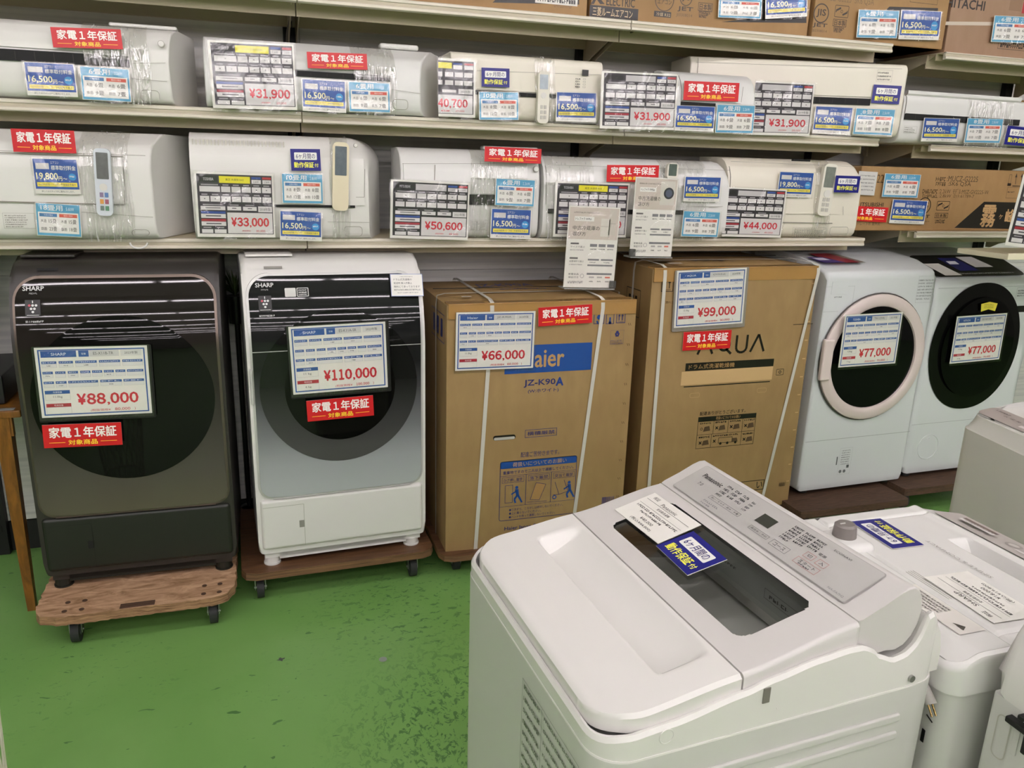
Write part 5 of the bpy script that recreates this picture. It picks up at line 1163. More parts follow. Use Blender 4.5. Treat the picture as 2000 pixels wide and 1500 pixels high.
    for k in range(12): y = .93-k*.075; s.rect(.965, y, .985, y+.004, 'c8a878', 1)
def aqua_side(s):
    s.frame(.62, .80, .84, .905, .003, '15110d', 1)
    for i in range(3): s.rect(.66+i*.05, .83, .69+i*.05, .88, '15110d', 1)
def aqua_top(s):
    s.frame(.30, .16, .55, .34, .004, '3a2c20', 1); s.scrib(.33, .2, .52, .3, '3a2c20', 5, 1); s.rect(.09, .18, .19, .28, '5a4632', 1); s.rect(.12, .08, .20, .12, 'd0ccc4', 1)
carton((ax0, aY, az0), 0, ax1-ax0, .58, az1-az0, CARTON, 'tall brown washer carton with black printing, right of the blue one', aqua_front, aqua_side, aqua_top, [('v', .05, .055), ('v', .765, .62), ('h', .16)])
wp([(891, 610), (1047, 608), (1040, 718), (889, 725)], hY-.01, 'of ¥66,000 on the blue-printed carton', brand='Haier', model='JZ-K90A', yr='2024年製', kg='11.0kg', price='¥66,000', sub='60,000')
red([(1052, 601), (1157, 594), (1156, 630), (1051, 638)], hY-.01, 'on the blue-printed carton')
wp([(1324, 529), (1459, 523), (1450, 631), (1315, 641)], aY-.01, 'of ¥99,000 on the black-printed carton', holder=mat('holder_grey', '8c857c', .4), brand='AQUA', model='AQW-DX12R-L(K)', yr='2024年製', kg='12.0kg', price='¥99,000', sub='90,000')
red([(1336, 649), (1429, 644), (1426, 680), (1332, 685)], aY-.008, 'on the black-printed carton')
# leaflets in clear holders
def d_leaf(s, t1='中古冷蔵庫の', kind=0):
    s.rect(.02, .60, .98, .985, 'd3c8bf', 1); s.rect(.12, .82, .50, .875, WT, 2); s.text('トレファク', .14, .83, .32, .865, '3a3a3a', .01, 3); s.scrib(.34, .835, .46, .86, '6a6a6a', 5, 3); s.scrib(.10, .915, .60, .93, '8a8078', 18, 2)
    s.text(t1, .10, .71, .62, .765, '3a3634', 0, 2); s.text('選び方', .10, .64, .36, .69, '3a3634', 0, 2)
    if kind == 0: s.rect(.64, .64, .82, .86, 'dedad2', 2); s.rect(.64, .76, .82, .764, 'a8a49c', 3); s.rect(.80, .66, .93, .97, 'cfc9bf', 2); s.rect(.80, .80, .93, .804, '98948c', 3)
    else: s.rect(.60, .66, .94, .96, 'd8d4cc', 2); s.disc(.80, .81, .12*s.w, '3a3c44', 3); s.disc(.80, .81, .08*s.w, '5a6078', 4)
    def blk(y, t):
        s.rect(.08, y+.035, .24, y+.055, '6a6668', 1); s.text(t, .08, y-.005, .36, y+.018, '4a4648', 0, 1); s.scrib(.08, y-.04, .34, y-.028, '9a9698', 12, 1)
    blk(.50, 'サイズで選ぶ'); blk(.32, '設置場所で選ぶ')
    for i in range(3): s.rect(.46+i*.17, .51, .60+i*.17, .545, '85858a', 1); s.scrib(.47+i*.17, .475, .59+i*.17, .488, '55555a', 6, 1)
    s.rect(.44, .34, .66, .36, '85858a', 1); s.rect(.70, .34, .94, .36, '85858a', 1); s.rect(.44, .27, .94, .29, '85858a', 1); s.scrib(.48, .31, .60, .322, '55555a', 5, 1); s.scrib(.76, .31, .88, .322, '55555a', 5, 1)
    s.text('家電全品', .08, .155, .28, .18, '2a2628', .004, 1); s.text('保証付き', .08, .115, .28, .14, '2a2628', .004, 1); s.disc(.35, .145, .008, '9a9698', 1, 16, .0065); s.scrib(.08, .05, .38, .08, '9a9698', 12, 1)
    s.rect(.44, .16, .94, .185, '85858a', 1)
    for i in range(3): s.rect(.49+i*.16, .12, .59+i*.16, .14, ('b8b4b4', 'b8b4b4', 'e07868')[i], 1); s.scrib(.50+i*.16, .07, .58+i*.16, .085, '4a4648', 4, 1)
def leaflet(q, Y, t, kind, label, side):
    o = card('leaflet', q, Y, d_leaf, label, 'leaflet', 'white leaflets in clear stands', t1=t, kind=kind, sleeve=.004, th=.002)
    w = max(v.co.x for v in o.data.vertices)
    b = MB(); ac_ = mat('clear_acrylic', 'dfe4e4', .1, alpha=.35); b.box((0, -.012, -.006), (w, .05, -.002), ac_); b.box(((w-.02) if side else -.004, -.014, .0), ((w+.004) if side else .020, .0, .028), mat('smoky_clip', '5a5a58', .2, alpha=.6), .002); b.build('stand', o)
leaflet([(1111, 402), (1210, 405), (1200, 563), (1101, 560)], 2.80, '中古冷蔵庫の', 0, 'white refrigerator leaflet standing on the blue-printed carton', 1)
leaflet([(1241, 345), (1323, 349), (1313, 501), (1230, 500)], 2.81, '中古洗濯機の', 1, 'white washing machine leaflet standing on the black-printed carton', 0)

# ------------------------------------------------------------------ two drum washers at the right
def drum_right(loc, rz, kind, label):
    r = empty('washing_machine', loc, rz); w = .60 if kind == 'T' else .64; H = 1.035 if kind == 'T' else .985
    m = mat('washer_white', 'd6dadb', .3, noise=.02, nscale=3)
    if kind == 'T':
        P_ = [(.008, .02), (0, .05), (0, H-.045), (.004, H-.02), (.02, H-.006), (.12, H+.022), (.30, H+.045), (.51, H+.055), (.53, H+.04), (.53, .02)]
    else:
        P_ = [(.012, .02), (0, .06), (0, H-.09), (.006, H-.05), (.03, H-.02), (.10, H+.012), (.26, H+.05), (.51, H+.07), (.53, H+.05), (.53, .02)]
    b = MB(); b.prism(P_, 0, w, m, .018 if kind == 'T' else .035); b.build('cabinet', r)
    cx, cz = .30, (.64 if kind == 'T' else .642)
    def disc_(R, rz_, y, bulge, mm, nm, par=r, sq=1):
        bb = MB(); zl = [cz-R*rz_*math.cos(math.pi*i/44) for i in range(45)]
        bb.strips(zl, lambda z: (cx-R*math.sqrt(max(0, 1-((z-cz)/(R*rz_))**2))**sq, cx+R*math.sqrt(max(0, 1-((z-cz)/(R*rz_))**2))**sq), lambda x, z: y-bulge*max(0, (1-((x-cx)/R)**2-((z-cz)/(R*rz_))**2)), 40, mm); return bb.build(nm, par)
    if kind == 'T':
        dr = empty('door', (0, 0, 0)); dr.parent = r
        pk = mat('door_ring_pinkish', 'd9cbc6', .3)
        bb = MB(); bb.torus((cx, -.006, cz), .290, .0035, mat('ring_dark', '4a4542', .4)); 
        n = 64; vs = []; fs = []
        for i in range(n):
            a = 2*math.pi*i/n
            for R_, y_ in ((.288, -.002), (.286, -.016), (.274, -.022), (.244, -.024), (.234, -.018), (.230, -.004)): vs.append((cx+R_*math.cos(a), y_, cz+R_*math.sin(a)))
        for i in range(n):
            for k in range(5): fs.append((i*6+k, ((i+1) % n)*6+k, ((i+1) % n)*6+k+1, i*6+k+1))
        bb.add(vs, [f[::-1] for f in fs], pk); bb.build('door_ring', dr)
        disc_(.233, 1, -.010, .014, mat('door_dark_glass', '0a0b0c', .05, spec=.14), 'glass', dr)
        bb = MB(); bb.box((cx-.293, -.034, cz-.085), (cx-.240, -.010, cz+.10), pk, .008, 3); bb.build('handle', dr)
        bb = MB(); bb.box((.03, -.0015, .93), (.115, .002, .985), m, .001); bb.build('detergent_drawer', r)
        bb = MB(); s = bb.sheet(Matrix.Translation((0, -.0003, 0)), 1, 1)
        for a in ((.0, H-.072, .15, H-.071), (.0, .855, .08, .8562), (.0, .262, w, .2645), (.15, .86, .1512, H-.07)): s.rect(*a, 'a8acac', 1)
        s.scrib(.05, .915, .09, .921, '8a8e90', 7, 1); s.rect(.19, .135, .196, .175, '55585a', 1); bb.build('seams', r)
        bb = MB(); s = bb.sheet(Matrix.Translation((0, -.0006, 0)), 1, 1)
        s.frame(.50, .88, .592, 1.0, .0008, 'a4a8a8', 1)
        for c0 in (.503, .548):
            for k in range(7): s.scrib(c0, .978-k*.014, c0+random.uniform(.03, .05), .984-k*.014, '8c9092', 8, 1)
        s.frame(.205, .085, .275, .215, .0006, 'a4a8a8', 1)
        for k in range(7): s.scrib(.215, .20-k*.011, .265, .204-k*.011, '7c8082', 9, 1)
        s.disc(.22, .10, .008, '6a6e70', 1); s.disc(.243, .10, .008, '6a6e70', 1); s.rect(.252, .115, .266, .13, '5a5e60', 1)
        bb.build('caution_label', r)
        def on_top(x0, y0, w_, d_, dr_):
            bb = MB(); a = math.atan2(.045, .29); s = bb.sheet(Matrix.Translation((x0, y0, H+.0125+y0*.13)) @ Matrix.Rotation(math.radians(-90)+a*.8, 4, 'X'), w_, d_, .0006); dr_(s); return bb
        on_top(.03, .06, .22, .17, lambda s: [s.poly([(.25, .0), (.85, .0), (.70, 1), (.2, 1)], '8e2636', 3), s.poly([(.55, 0), (1, 0), (.85, 1), (.5, 1)], '80766a', 2), s.poly([(0, .0), (.5, 0), (.3, .6), (-.1, .6)], '3a2a74', 4), s.poly([(.02, .25), (.3, .25), (.25, .5), (-.02, .5)], 'd8d4e4', 5)]).build('top_sticker', r)
    else:
        disc_(.272, 1.12, -.004, .016, mat('door_black_frame', '0b0b0b', .18, spec=.2), 'door', r, .92)
        disc_(.218, 1.1, -.021, .006, mat('door_black_glass', '050506', .05, spec=.14), 'glass', r)
        bb = MB(); s = bb.sheet(Matrix.Translation((cx-.045, -.032, cz+.175)), .10, .045)
        s.poly([(0, .8), (.5, 1), (1, .8), (.93, .0), (.5, .22), (.07, 0)], 'e4d54c', 2)
        for k in range(3): s.scrib(.2, .36+k*.16, .8, .42+k*.16, '6a5c20', 12, 3)
        bb.build('caution_label', r)
        bb = MB(); s = bb.sheet(Matrix.Translation((0, -.0003, 0)), 1, 1); s.rect(0, .275, w, .2765, '989c9e', 1); s.rect(0.02, .925, w-.02, .9265, 'a0a4a6', 1); s.rect(.19, .905, .235, .909, '8a8e90', 2); bb.build('seams', r)
        bb = MB(); bb.torus((.125, -.0, .155), .062, .0022, m, 40); bb.cyl((.125, 0, .20), (.125, -.003, .20), .005, m, 12); bb.build('filter_cap', r)
        bb = MB(); s = bb.sheet(Matrix.Translation((.02, .028, H-.0205+.008)) @ Matrix.Rotation(math.radians(-90)+math.atan2(.045, .11), 4, 'X'), .56, .20)
        s.rrect(.0, .0, 1, 1, .035, '0a0a0b', 3); s.poly([(.12, .05), (.30, .05), (.22, .60), (.06, .60)], 'd6d3cc', 5); s.poly([(.34, .25), (.55, .25), (.47, .85), (.28, .85)], '1a1c58', 5); s.rect(.33, .55, .43, .70, 'cfd0d8', 6); s.poly([(.56, .4), (.76, .4), (.68, .9), (.50, .9)], 'b9b8b4', 5)
        s.scrib(.30, .10, .9, .14, '9a9a9a', 24, 5); bb.build('control_panel', r)
        bb = MB(); s = bb.sheet(Matrix.Translation((.50, -.0006, .80)), .10, .12); s.frame(0, .3, 1, 1, .001, '9a9ea0', 1)
        for k in range(3): s.scrib(.08, .84-k*.1, .9, .89-k*.1, '5a5e60', 9, 1)
        s.rect(.2, 0, 1, .26, '0c0c0c', 1); bb.build('energy_label', r)
    for x in (.06, w-.06):
        for y in (.05, .47): bb = MB(); bb.cyl((x, y, 0), (x, y, .024), .024, mat('foot_dark', '1a1a1a', .6), 16); bb.build('foot', r)
    tag(r, label, 'washing machine', 'drum washing machines against the shelving'); return r
drum_right((2.292, 2.775, .13), math.radians(1.5), 'T', 'white drum washer with pink-ringed round door, right of the tall carton')
drum_right((2.905, 2.80, .145), math.radians(1.0), 'H', 'white drum washer with black oval door at the right end')
wp([(1646, 616), (1758, 610), (1754, 709), (1642, 717)], 2.732, 'of ¥77,000 on the pink-ringed door', brand='TOSHIBA', model='TW-127X9L', yr='2021年製', kg='12kg', kg2='7 kg', price='¥77,000', sub='70,000')
wp([(1868, 619), (1967, 611), (1952, 702), (1856, 710)], 2.765, 'of ¥77,000 on the black oval door', brand='HITACHI', model='BD-NX120E', yr='2020年製', kg='12kg', kg2='6 kg', price='¥77,000', sub='70,000')

# ================================================================== TOP-LOADING WASHERS IN FRONT
PW = mat('glossy_white_cover', 'dedcd8', .25, noise=.015, nscale=3); PB = mat('painted_white_steel', 'cbcac6', .35, noise=.02, nscale=2); PG = mat('pearl_grey_cover', 'ccc9c6', .28)
def interp(t, pts):
    if t <= pts[0][0]: return pts[0][1]
    for (a, b_), (c, d_) in zip(pts, pts[1:]):
        if t <= c: k = (t-a)/(c-a); k = k*k*(3-2*k)*.5+k*.5; return b_+(d_-b_)*k
    return pts[-1][1]
def sstep(a, b_, t): k = min(1, max(0, (t-a)/(b_-a))); return k*k*(3-2*k)
def rrect_plan(x0, x1, hw, r, n=8):
    pts = []
    for cx, cy, a0 in ((x1-r, hw-r, 0), (x0+r, hw-r, 90), (x0+r, -hw+r, 180), (x1-r, -hw+r, 270)):
        for i in range(n+1): a = math.radians(a0+90*i/n); pts.append((cx+r*math.cos(a), cy+r*math.sin(a)))
    out = []
    for i in range(len(pts)):
        a, c = Vector(pts[i]), Vector(pts[(i+1) % len(pts)]); k = max(1, int((c-a).length/.008)) if (c-a).length > .03 else 1
        out += [tuple(a+(c-a)*j/k) for j in range(k)]
    return out
def plan_wall(b, plan, z0, z1f, m, inset=0, cap=None, capz=None):
    n = len(plan); vs = []; fs = []
    for (x, y) in plan: vs += [(x, y, z0), (x, y, z1f(x, y))]
    for i in range(n): j = (i+1) % n; fs.append((2*i, 2*j, 2*j+1, 2*i+1))
    b.add(vs, fs, m)
def panasonic():
    a = math.radians(3.6); r = empty('washing_machine', (.5735, 1.043, 0), a)
    HW = .278; X0_, X1_ = -.215, .372
    # steel cabinet
    b = MB(); plan = rrect_plan(X0_-.003, X1_+.003, HW+.0035, .052); plan_wall(b, plan, .04, lambda x, y: .823, PB); pa_, pb_ = rrect_plan(X0_-.0024, X1_+.0024, HW+.003, .052), rrect_plan(X0_+.001, X1_-.001, HW-.001, .05); n_p = len(plan); b.add([(x, y, .823) for x, y in plan]+[(x, y, .8255) for x, y in pa_]+[(x, y, .826) for x, y in pb_], [(k_*n_p+i_, k_*n_p+(i_+1) % n_p, (k_+1)*n_p+(i_+1) % n_p, (k_+1)*n_p+i_) for k_ in (0, 1) for i_ in range(n_p)], PW)
        # pressed ribs on the near side
    for z0, xa, xb in ((.768, -.15, .29), (.736, -.15, .29), (.702, -.15, .10)):
        b.box((xa, -HW-.0075, z0), (xb, -HW-.001, z0+.014), PB, .0036, 3)
    b.box((.12, -HW-.0065, .30), (.135, -HW-.001, .69), PB, .003, 3); b.box((.05, -HW-.0065, .30), (.30, -HW-.001, .315), PB, .003, 3)
    b.build('cabinet', r)
    rim = [(-.215, .852), (-.18, .861), (-.11, .867), (0, .886), (.05, .897), (.12, .909), (.175, .914), (.20, .913), (.218, .905), (.234, .891), (.262, .879), (.284, .882), (.300, .892), (.311, .910), (.317, .930), (.322, .944), (.330, .942), (.345, .928), (.360, .908), (.372, .86)]
    def rz_(x): return interp(x, rim)
    b = MB(); plan_wall(b, rrect_plan(X0_-.002, X1_+.0, HW+.002, .052), .825, lambda x, y: rz_(x)-.006, PW)
    P1_ = rrect_plan(X0_-.002, X1_, HW+.002, .052); P2_ = rrect_plan(X0_+.002, X1_-.004, HW-.002, .048); P3_ = rrect_plan(X0_+.006, X1_-.010, HW-.008, .044)
    n = len(P1_); vs = []; fs = []
    for (x, y), (x2, y2), (x3, y3) in zip(P1_, P2_, P3_): vs += [(x, y, rz_(x)-.006), (x2, y2, rz_(x2)), (x3, y3, rz_(x3)-.002), (x3, y3, rz_(x3)-.05)]
    for i in range(n):
        j = (i+1) % n
        for k in range(3): fs.append((4*i+k, 4*j+k, 4*j+k+1, 4*i+k+1))
    b.add(vs, fs, PW)
    b.add([(x, y, .825) for x, y in P1_], [tuple(range(n))[::-1]], PW)
    b.field([.2+.168*i/30 for i in range(31)], lambda x: .270, 8, lambda x, y: rz_(x)-.008, lambda x, y: .83, PW)
    b.cyl((.055, -HW-.0015, .848), (.055, -HW-.0035, .848), .001, PW, 6)
    b.build('top_cover', r)
    b = MB(); b.torus((-.121, -HW-.0022, .850), .0105, .0010, PW, 28, 6); b.cyl((-.121, -HW-.0015, .850), (-.121, -HW-.0025, .850), .0100, PW, 28); b.build('screw_cap', r)
    b = MB(); b.box((.028, -HW-.0035, .862), (.040, -HW, .886), mat('latch_grey', '77736c', .4), .001); b.build('latch_slot', r)
    b = MB(); b.cyl((.302, -HW-.001, .838), (.302, -HW-.006, .838), .0055, STEEL, 14); b.build('screw', r)
    # front lid with hand trough
    top = [(-.2, .874), (-.17, .882), (0, .906), (.19, .944), (.20, .947), (.24, .962), (.284, .983), (.296, .984), (.308, .974), (.316, .955)]
    def zt(x): return interp(x, top)
    LW = .260
    LW = .270
    def wl(x): t = max(0, (-.208+.065)-x)/.065; return LW-.065*(1-math.sqrt(max(0, 1-t*t)))
    xs = [-.208+.065*(1-math.cos(math.pi/2*i/10)) for i in range(11)]+[-.143+(.1415)*i/60 for i in range(1, 61)]
    def zl(x, y):
        z = zt(x)-.006*max(0, 1-(x+.208)/.006)
        e = (wl(x)-abs(y)); z -= .005*max(0, 1-e/.006)**2
        ty = sstep(-.214, -.196, y)*(1-sstep(.196, .214, y)); u = min(1, max(0, (x+.088)/.080))
        return z-.034*sstep(-.100, -.086, x)*ty*(1-u**1.6)
    b = MB(); b.field(xs, wl, 90, zl, lambda x, y: min(zt(x)-.012, rz_(x)-.006), PW); b.build('front_lid', r)
    # rear lid with window
    xs = [.0015+(.195-.0015)*i/90 for i in range(91)]; WX0, WX1, WY0, WY1 = .040, .172, -.205, .187
    def inhole(x, y):
        if not (WX0 < x < WX1 and WY0 < y < WY1): return False
        rr_ = .02; dx = max(WX0+rr_-x, x-(WX1-rr_), 0); dy = max(WY0+rr_-y, y-(WY1-rr_), 0); return dx*dx+dy*dy < rr_*rr_
    b = MB(); b.field(xs, lambda x: LW, 220, lambda x, y: zt(x)-.005*max(0, 1-(LW-abs(y))/.006)**2, lambda x, y: min(zt(x)-.014, rz_(x)-.004), PG, hole=inhole); b.build('rear_lid', r)
    lg = mat('lid_glass', '9aa09c', .03, trans=1, alpha=1); lg.node_tree.nodes['Principled BSDF'].inputs['IOR'].default_value = 1.02
    lg2 = bpy.data.materials.new('smoked_lid_glass'); lg2.use_nodes = True; nt = lg2.node_tree; nt.nodes.clear()
    o_ = nt.nodes.new('ShaderNodeOutputMaterial'); t_ = nt.nodes.new('ShaderNodeBsdfTransparent'); g_ = nt.nodes.new('ShaderNodeBsdfGlossy'); m_ = nt.nodes.new('ShaderNodeMixShader'); fr_ = nt.nodes.new('ShaderNodeFresnel')
    t_.inputs[0].default_value = (.86, .88, .86, 1); g_.inputs['Roughness'].default_value = .03; fr_.inputs[0].default_value = 1.7; nt.links.new(fr_.outputs[0], m_.inputs[0]); nt.links.new(t_.outputs[0], m_.inputs[1]); nt.links.new(g_.outputs[0], m_.inputs[2]); nt.links.new(m_.outputs[0], o_.inputs[0])
    b = MB(); b.add([(WX0-.01, WY0-.01, zt(WX0-.01)-.0035), (WX1+.01, WY0-.01, zt(WX1+.01)-.0035), (WX1+.01, WY1+.01, zt(WX1+.01)-.0035), (WX0-.01, WY1+.01, zt(WX0-.01)-.0035)], [(0, 1, 2, 3)], lg2, False)
    b.build('window', r)
    # tub seen through the window
    ti = mat('tub_mouth_grey', 'b4b6b2', .4); b = MB()
    b.add([(.02, -.24, .86), (.185, -.24, .86), (.185, .24, .86), (.02, .24, .86), (.02, -.24, .900), (.185, -.24, .932), (.185, .24, .932), (.02, .24, .900)], [(0, 1, 5, 4), (1, 2, 6, 5), (2, 3, 7, 6), (3, 0, 4, 7)], ti, False)
    b.build('lid_well', r)
    b = MB(); cx_, cy_2, R_ = .09, 0, .20; n = 48; vs = []; fs = []
    prf = [(.215, .852), (.203, .850), (.198, .838), (.196, .60), (.18, .58)]
    for i in range(n):
        q_ = 2*math.pi*i/n
        for rr_, zz in prf: vs.append((cx_+rr_*math.cos(q_), cy_2+rr_*math.sin(q_), zz))
    for i in range(n):
        for k in range(4): fs.append((i*5+k, i*5+k+1, ((i+1) % n)*5+k+1, ((i+1) % n)*5+k))
    fs.append(tuple(i*5+4 for i in range(n))); b.add(vs, fs, mat('tub_steel', 'a8aaa8', .35, metal=.3)); b.build('tub', r)
    b = MB()
    s = b.sheet(Matrix.Translation((.184, .16, .872)) @ Matrix.Rotation(math.radians(-90), 4, 'Z'), .34, .045, .001); s.rect(0, 0, 1, 1, 'a8aaa8', 1); s.scrib(.06, .6, .2, .7, '4a4a4a', 6, 2); s.scrib(.35, .5, .5, .6, '4a4a4a', 6, 2); s.frame(.72, .3, .95, .7, .001, '6a6a6a', 2); s.scrib(.76, .42, .9, .56, '3a3a3a', 5, 3)
    b.build('inner_label', r)
    # control console
    prof_ = [(.197, .880), (.197, zt(.197)), (.205, zt(.205)+.001), (.24, .963), (.27, .977), (.284, .983), (.296, .983), (.306, .976), (.313, .963), (.317, .945), (.314, .920), (.305, .901), (.292, .888), (.276, .882), (.258, .884), (.245, .889)]
    b = MB(); b.prism(prof_, -.267, .267, PG, .003, axis='y'); b.build('console', r)
    # printed panel on the slope
    p0 = Vector((.207, 0, zt(.207)+.0022)); p1 = Vector((.281, 0, .9822)); up = (p1-p0); Lh = up.length; up.normalize()
    xv = Vector((0, -1, 0)); nn = xv.cross(up) ; yl = -nn if nn.z > 0 else nn
    M = Matrix(((xv.x, yl.x, up.x, p0.x), (xv.y, yl.y, up.y, .232), (xv.z, yl.z, up.z, p0.z), (0, 0, 0, 1)))
    W_ = .455
    b = MB(); s = b.sheet(M, W_, Lh, .0008); s.rrect(-.012, -.04, 1.01, 1.03, .006, 'a8a5a2', 1); s.rrect(-.008, -.02, 1.006, 1.01, .005, mat('silver_print_panel', 'bfbdba', .4, metal=.15), 2)
    def TT(t, x0, y0, x1, y1, c='4a4a4c', bd=0): s.text(t, x0, y0, x1, y1, c, bd, 3)
    TT('Panasonic', .045, .66, .175, .80, '3a3a3c', .01); TT('7.0', .07, .40, .10, .50)
    for i in range(3):
        for j in range(3+(i == 0)): s.scrib(.195+i*.052, .78-j*.12-i*.0, .232+i*.052, .85-j*.12, '5a5a5c', 4, 3)
    s.frame(.19, .24, .39, .36, .0008, '7a7a7c', 3); TT('洗い｜すすぎ｜脱水｜水量', .20, .27, .38, .33); s.scrib(.19, .10, .29, .15, '8a8a8c', 8, 3); s.scrib(.19, .02, .25, .06, '8a8a8c', 5, 3)
    for i in range(4): s.scrib(.36, .46+i*.1, .385, .52+i*.1, '6a6a6c', 3, 3)
    s.rect(.455, .42, .535, .72, '3c3e38', 3); s.frame(.47, .16, .58, .28, .0008, '7a7a7c', 3); TT('風呂水｜予約', .48, .19, .57, .25)
    for i in range(3):
        for j in range(6 - i): s.scrib(.60+i*.058, .83-j*.085, .648+i*.058, .88-j*.085, '4a4a4c', 5, 3)
    s.frame(.60, .12, .69, .30, .0008, '7a7a7c', 3); TT('コース', .615, .16, .675, .25); TT('ECONAVI', .80, .84, .88, .89)
    s.frame(.74, .34, .785, .50, .0008, 'c08888', 3); TT('切', .752, .38, .773, .46); s.frame(.80, .34, .845, .50, .0008, 'c08888', 3); TT('入', .812, .38, .833, .46); TT('電源', .775, .56, .81, .63)
    s.frame(.735, .10, .845, .28, .0008, 'c08888', 3); TT('スタート', .75, .17, .83, .25); s.scrib(.76, .12, .82, .155, '5a5a5c', 5, 3); TT('NA-FA7H2', .92, .04, .99, .09, '8a8a8c')
    b.build('control_panel', r)
    b = MB(); s = b.sheet(Matrix.Translation((X0_-.0045, -.03, .60)) @ Matrix.Rotation(math.radians(-90), 4, 'Z'), .20, .19)
    s.frame(0, 0, 1, 1, .001, '7a7a78', 1); s.rect(.38, 0, .385, 1, '7a7a78', 1)
    for k in range(9): s.scrib(.03, .92-k*.11, .35, .96-k*.11, '5a5a58', 12, 1); s.scrib(.42, .92-k*.11, .95, .95-k*.11, '5a5a58', 18, 1)
    b.build('instruction_label', r)
    b = MB(); s = b.sheet(Matrix.Translation((-.06, -HW-.0045, .62)), .16, .085); s.rrect(0, 0, 1, 1, .004, 'd4d4d0', 1)
    for k in range(4): s.scrib(.06, .78-k*.2, .9, .86-k*.2, '5a5a5a', 16, 2)
    b.build('rating_label', r)
    for x in (-.16, .31):
        for y in (-.22, .22): b = MB(); b.cyl((x, y, 0), (x, y, .045), .025, BLACK, 16); b.build('foot', r)
    tag(r, 'large white top-loading washer with smoked lid window, nearest in front', 'washing machine', 'top-loading washers in the front row')
    return r, zt
PANA, ZT = panasonic()
ca, sa = math.cos(math.radians(3.6)), math.sin(math.radians(3.6))
def lid_plane(x, lift=.002):
    g = (ZT(x+.02)-ZT(x-.02))/.04
    p = Vector((.5735+ca*x, 1.043+sa*x, ZT(x)+lift)); n = Vector((-g*ca, -g*sa, 1)).normalized(); return p, n
p_, n_ = lid_plane(.10)
def d_ptag(s, brand='Panasonic', l1='全自動洗濯機', pr='¥40,000', pt='(税込¥44,000)'):
    s.text('保証', .10, .84, .22, .93, '4a4a4a', 0, 1); s.line(.05, .76, .95, .76, .0008, '3a3a3a', 1)
    s.text(brand, .32, .79, .64, .88, '2a2a2a', 0, 1); s.text(l1, .36, .64, .62, .71, '3a3a3a', 0, 1); s.line(.05, .58, .95, .58, .0006, '5a5a5a', 1); s.scrib(.08, .46, .94, .52, '5a5a5a', 24, 1); s.scrib(.25, .36, .7, .41, '5a5a5a', 14, 1)
    s.text(pr, .38, .20, .64, .29, '2a2a2a', 0, 1); s.text(pt, .28, .07, .72, .16, '2a2a2a', 0, 1)
card('price_tag', [(1280, 965), (1376, 1028), (1279, 1058), (1200, 992)], 0, d_ptag, 'white handwritten-style price tag lying on the nearest washer lid', 'price tag', None, nrm=n_, pt=p_)
card('warranty_card', [(1358, 1041), (1423, 1096), (1340, 1120), (1278, 1062)], 0, d_navy, 'navy six-month warranty card on the smoked window of the nearest washer', 'warranty card', G_NAVY, nrm=n_, pt=p_+Vector((0, 0, .0005)))

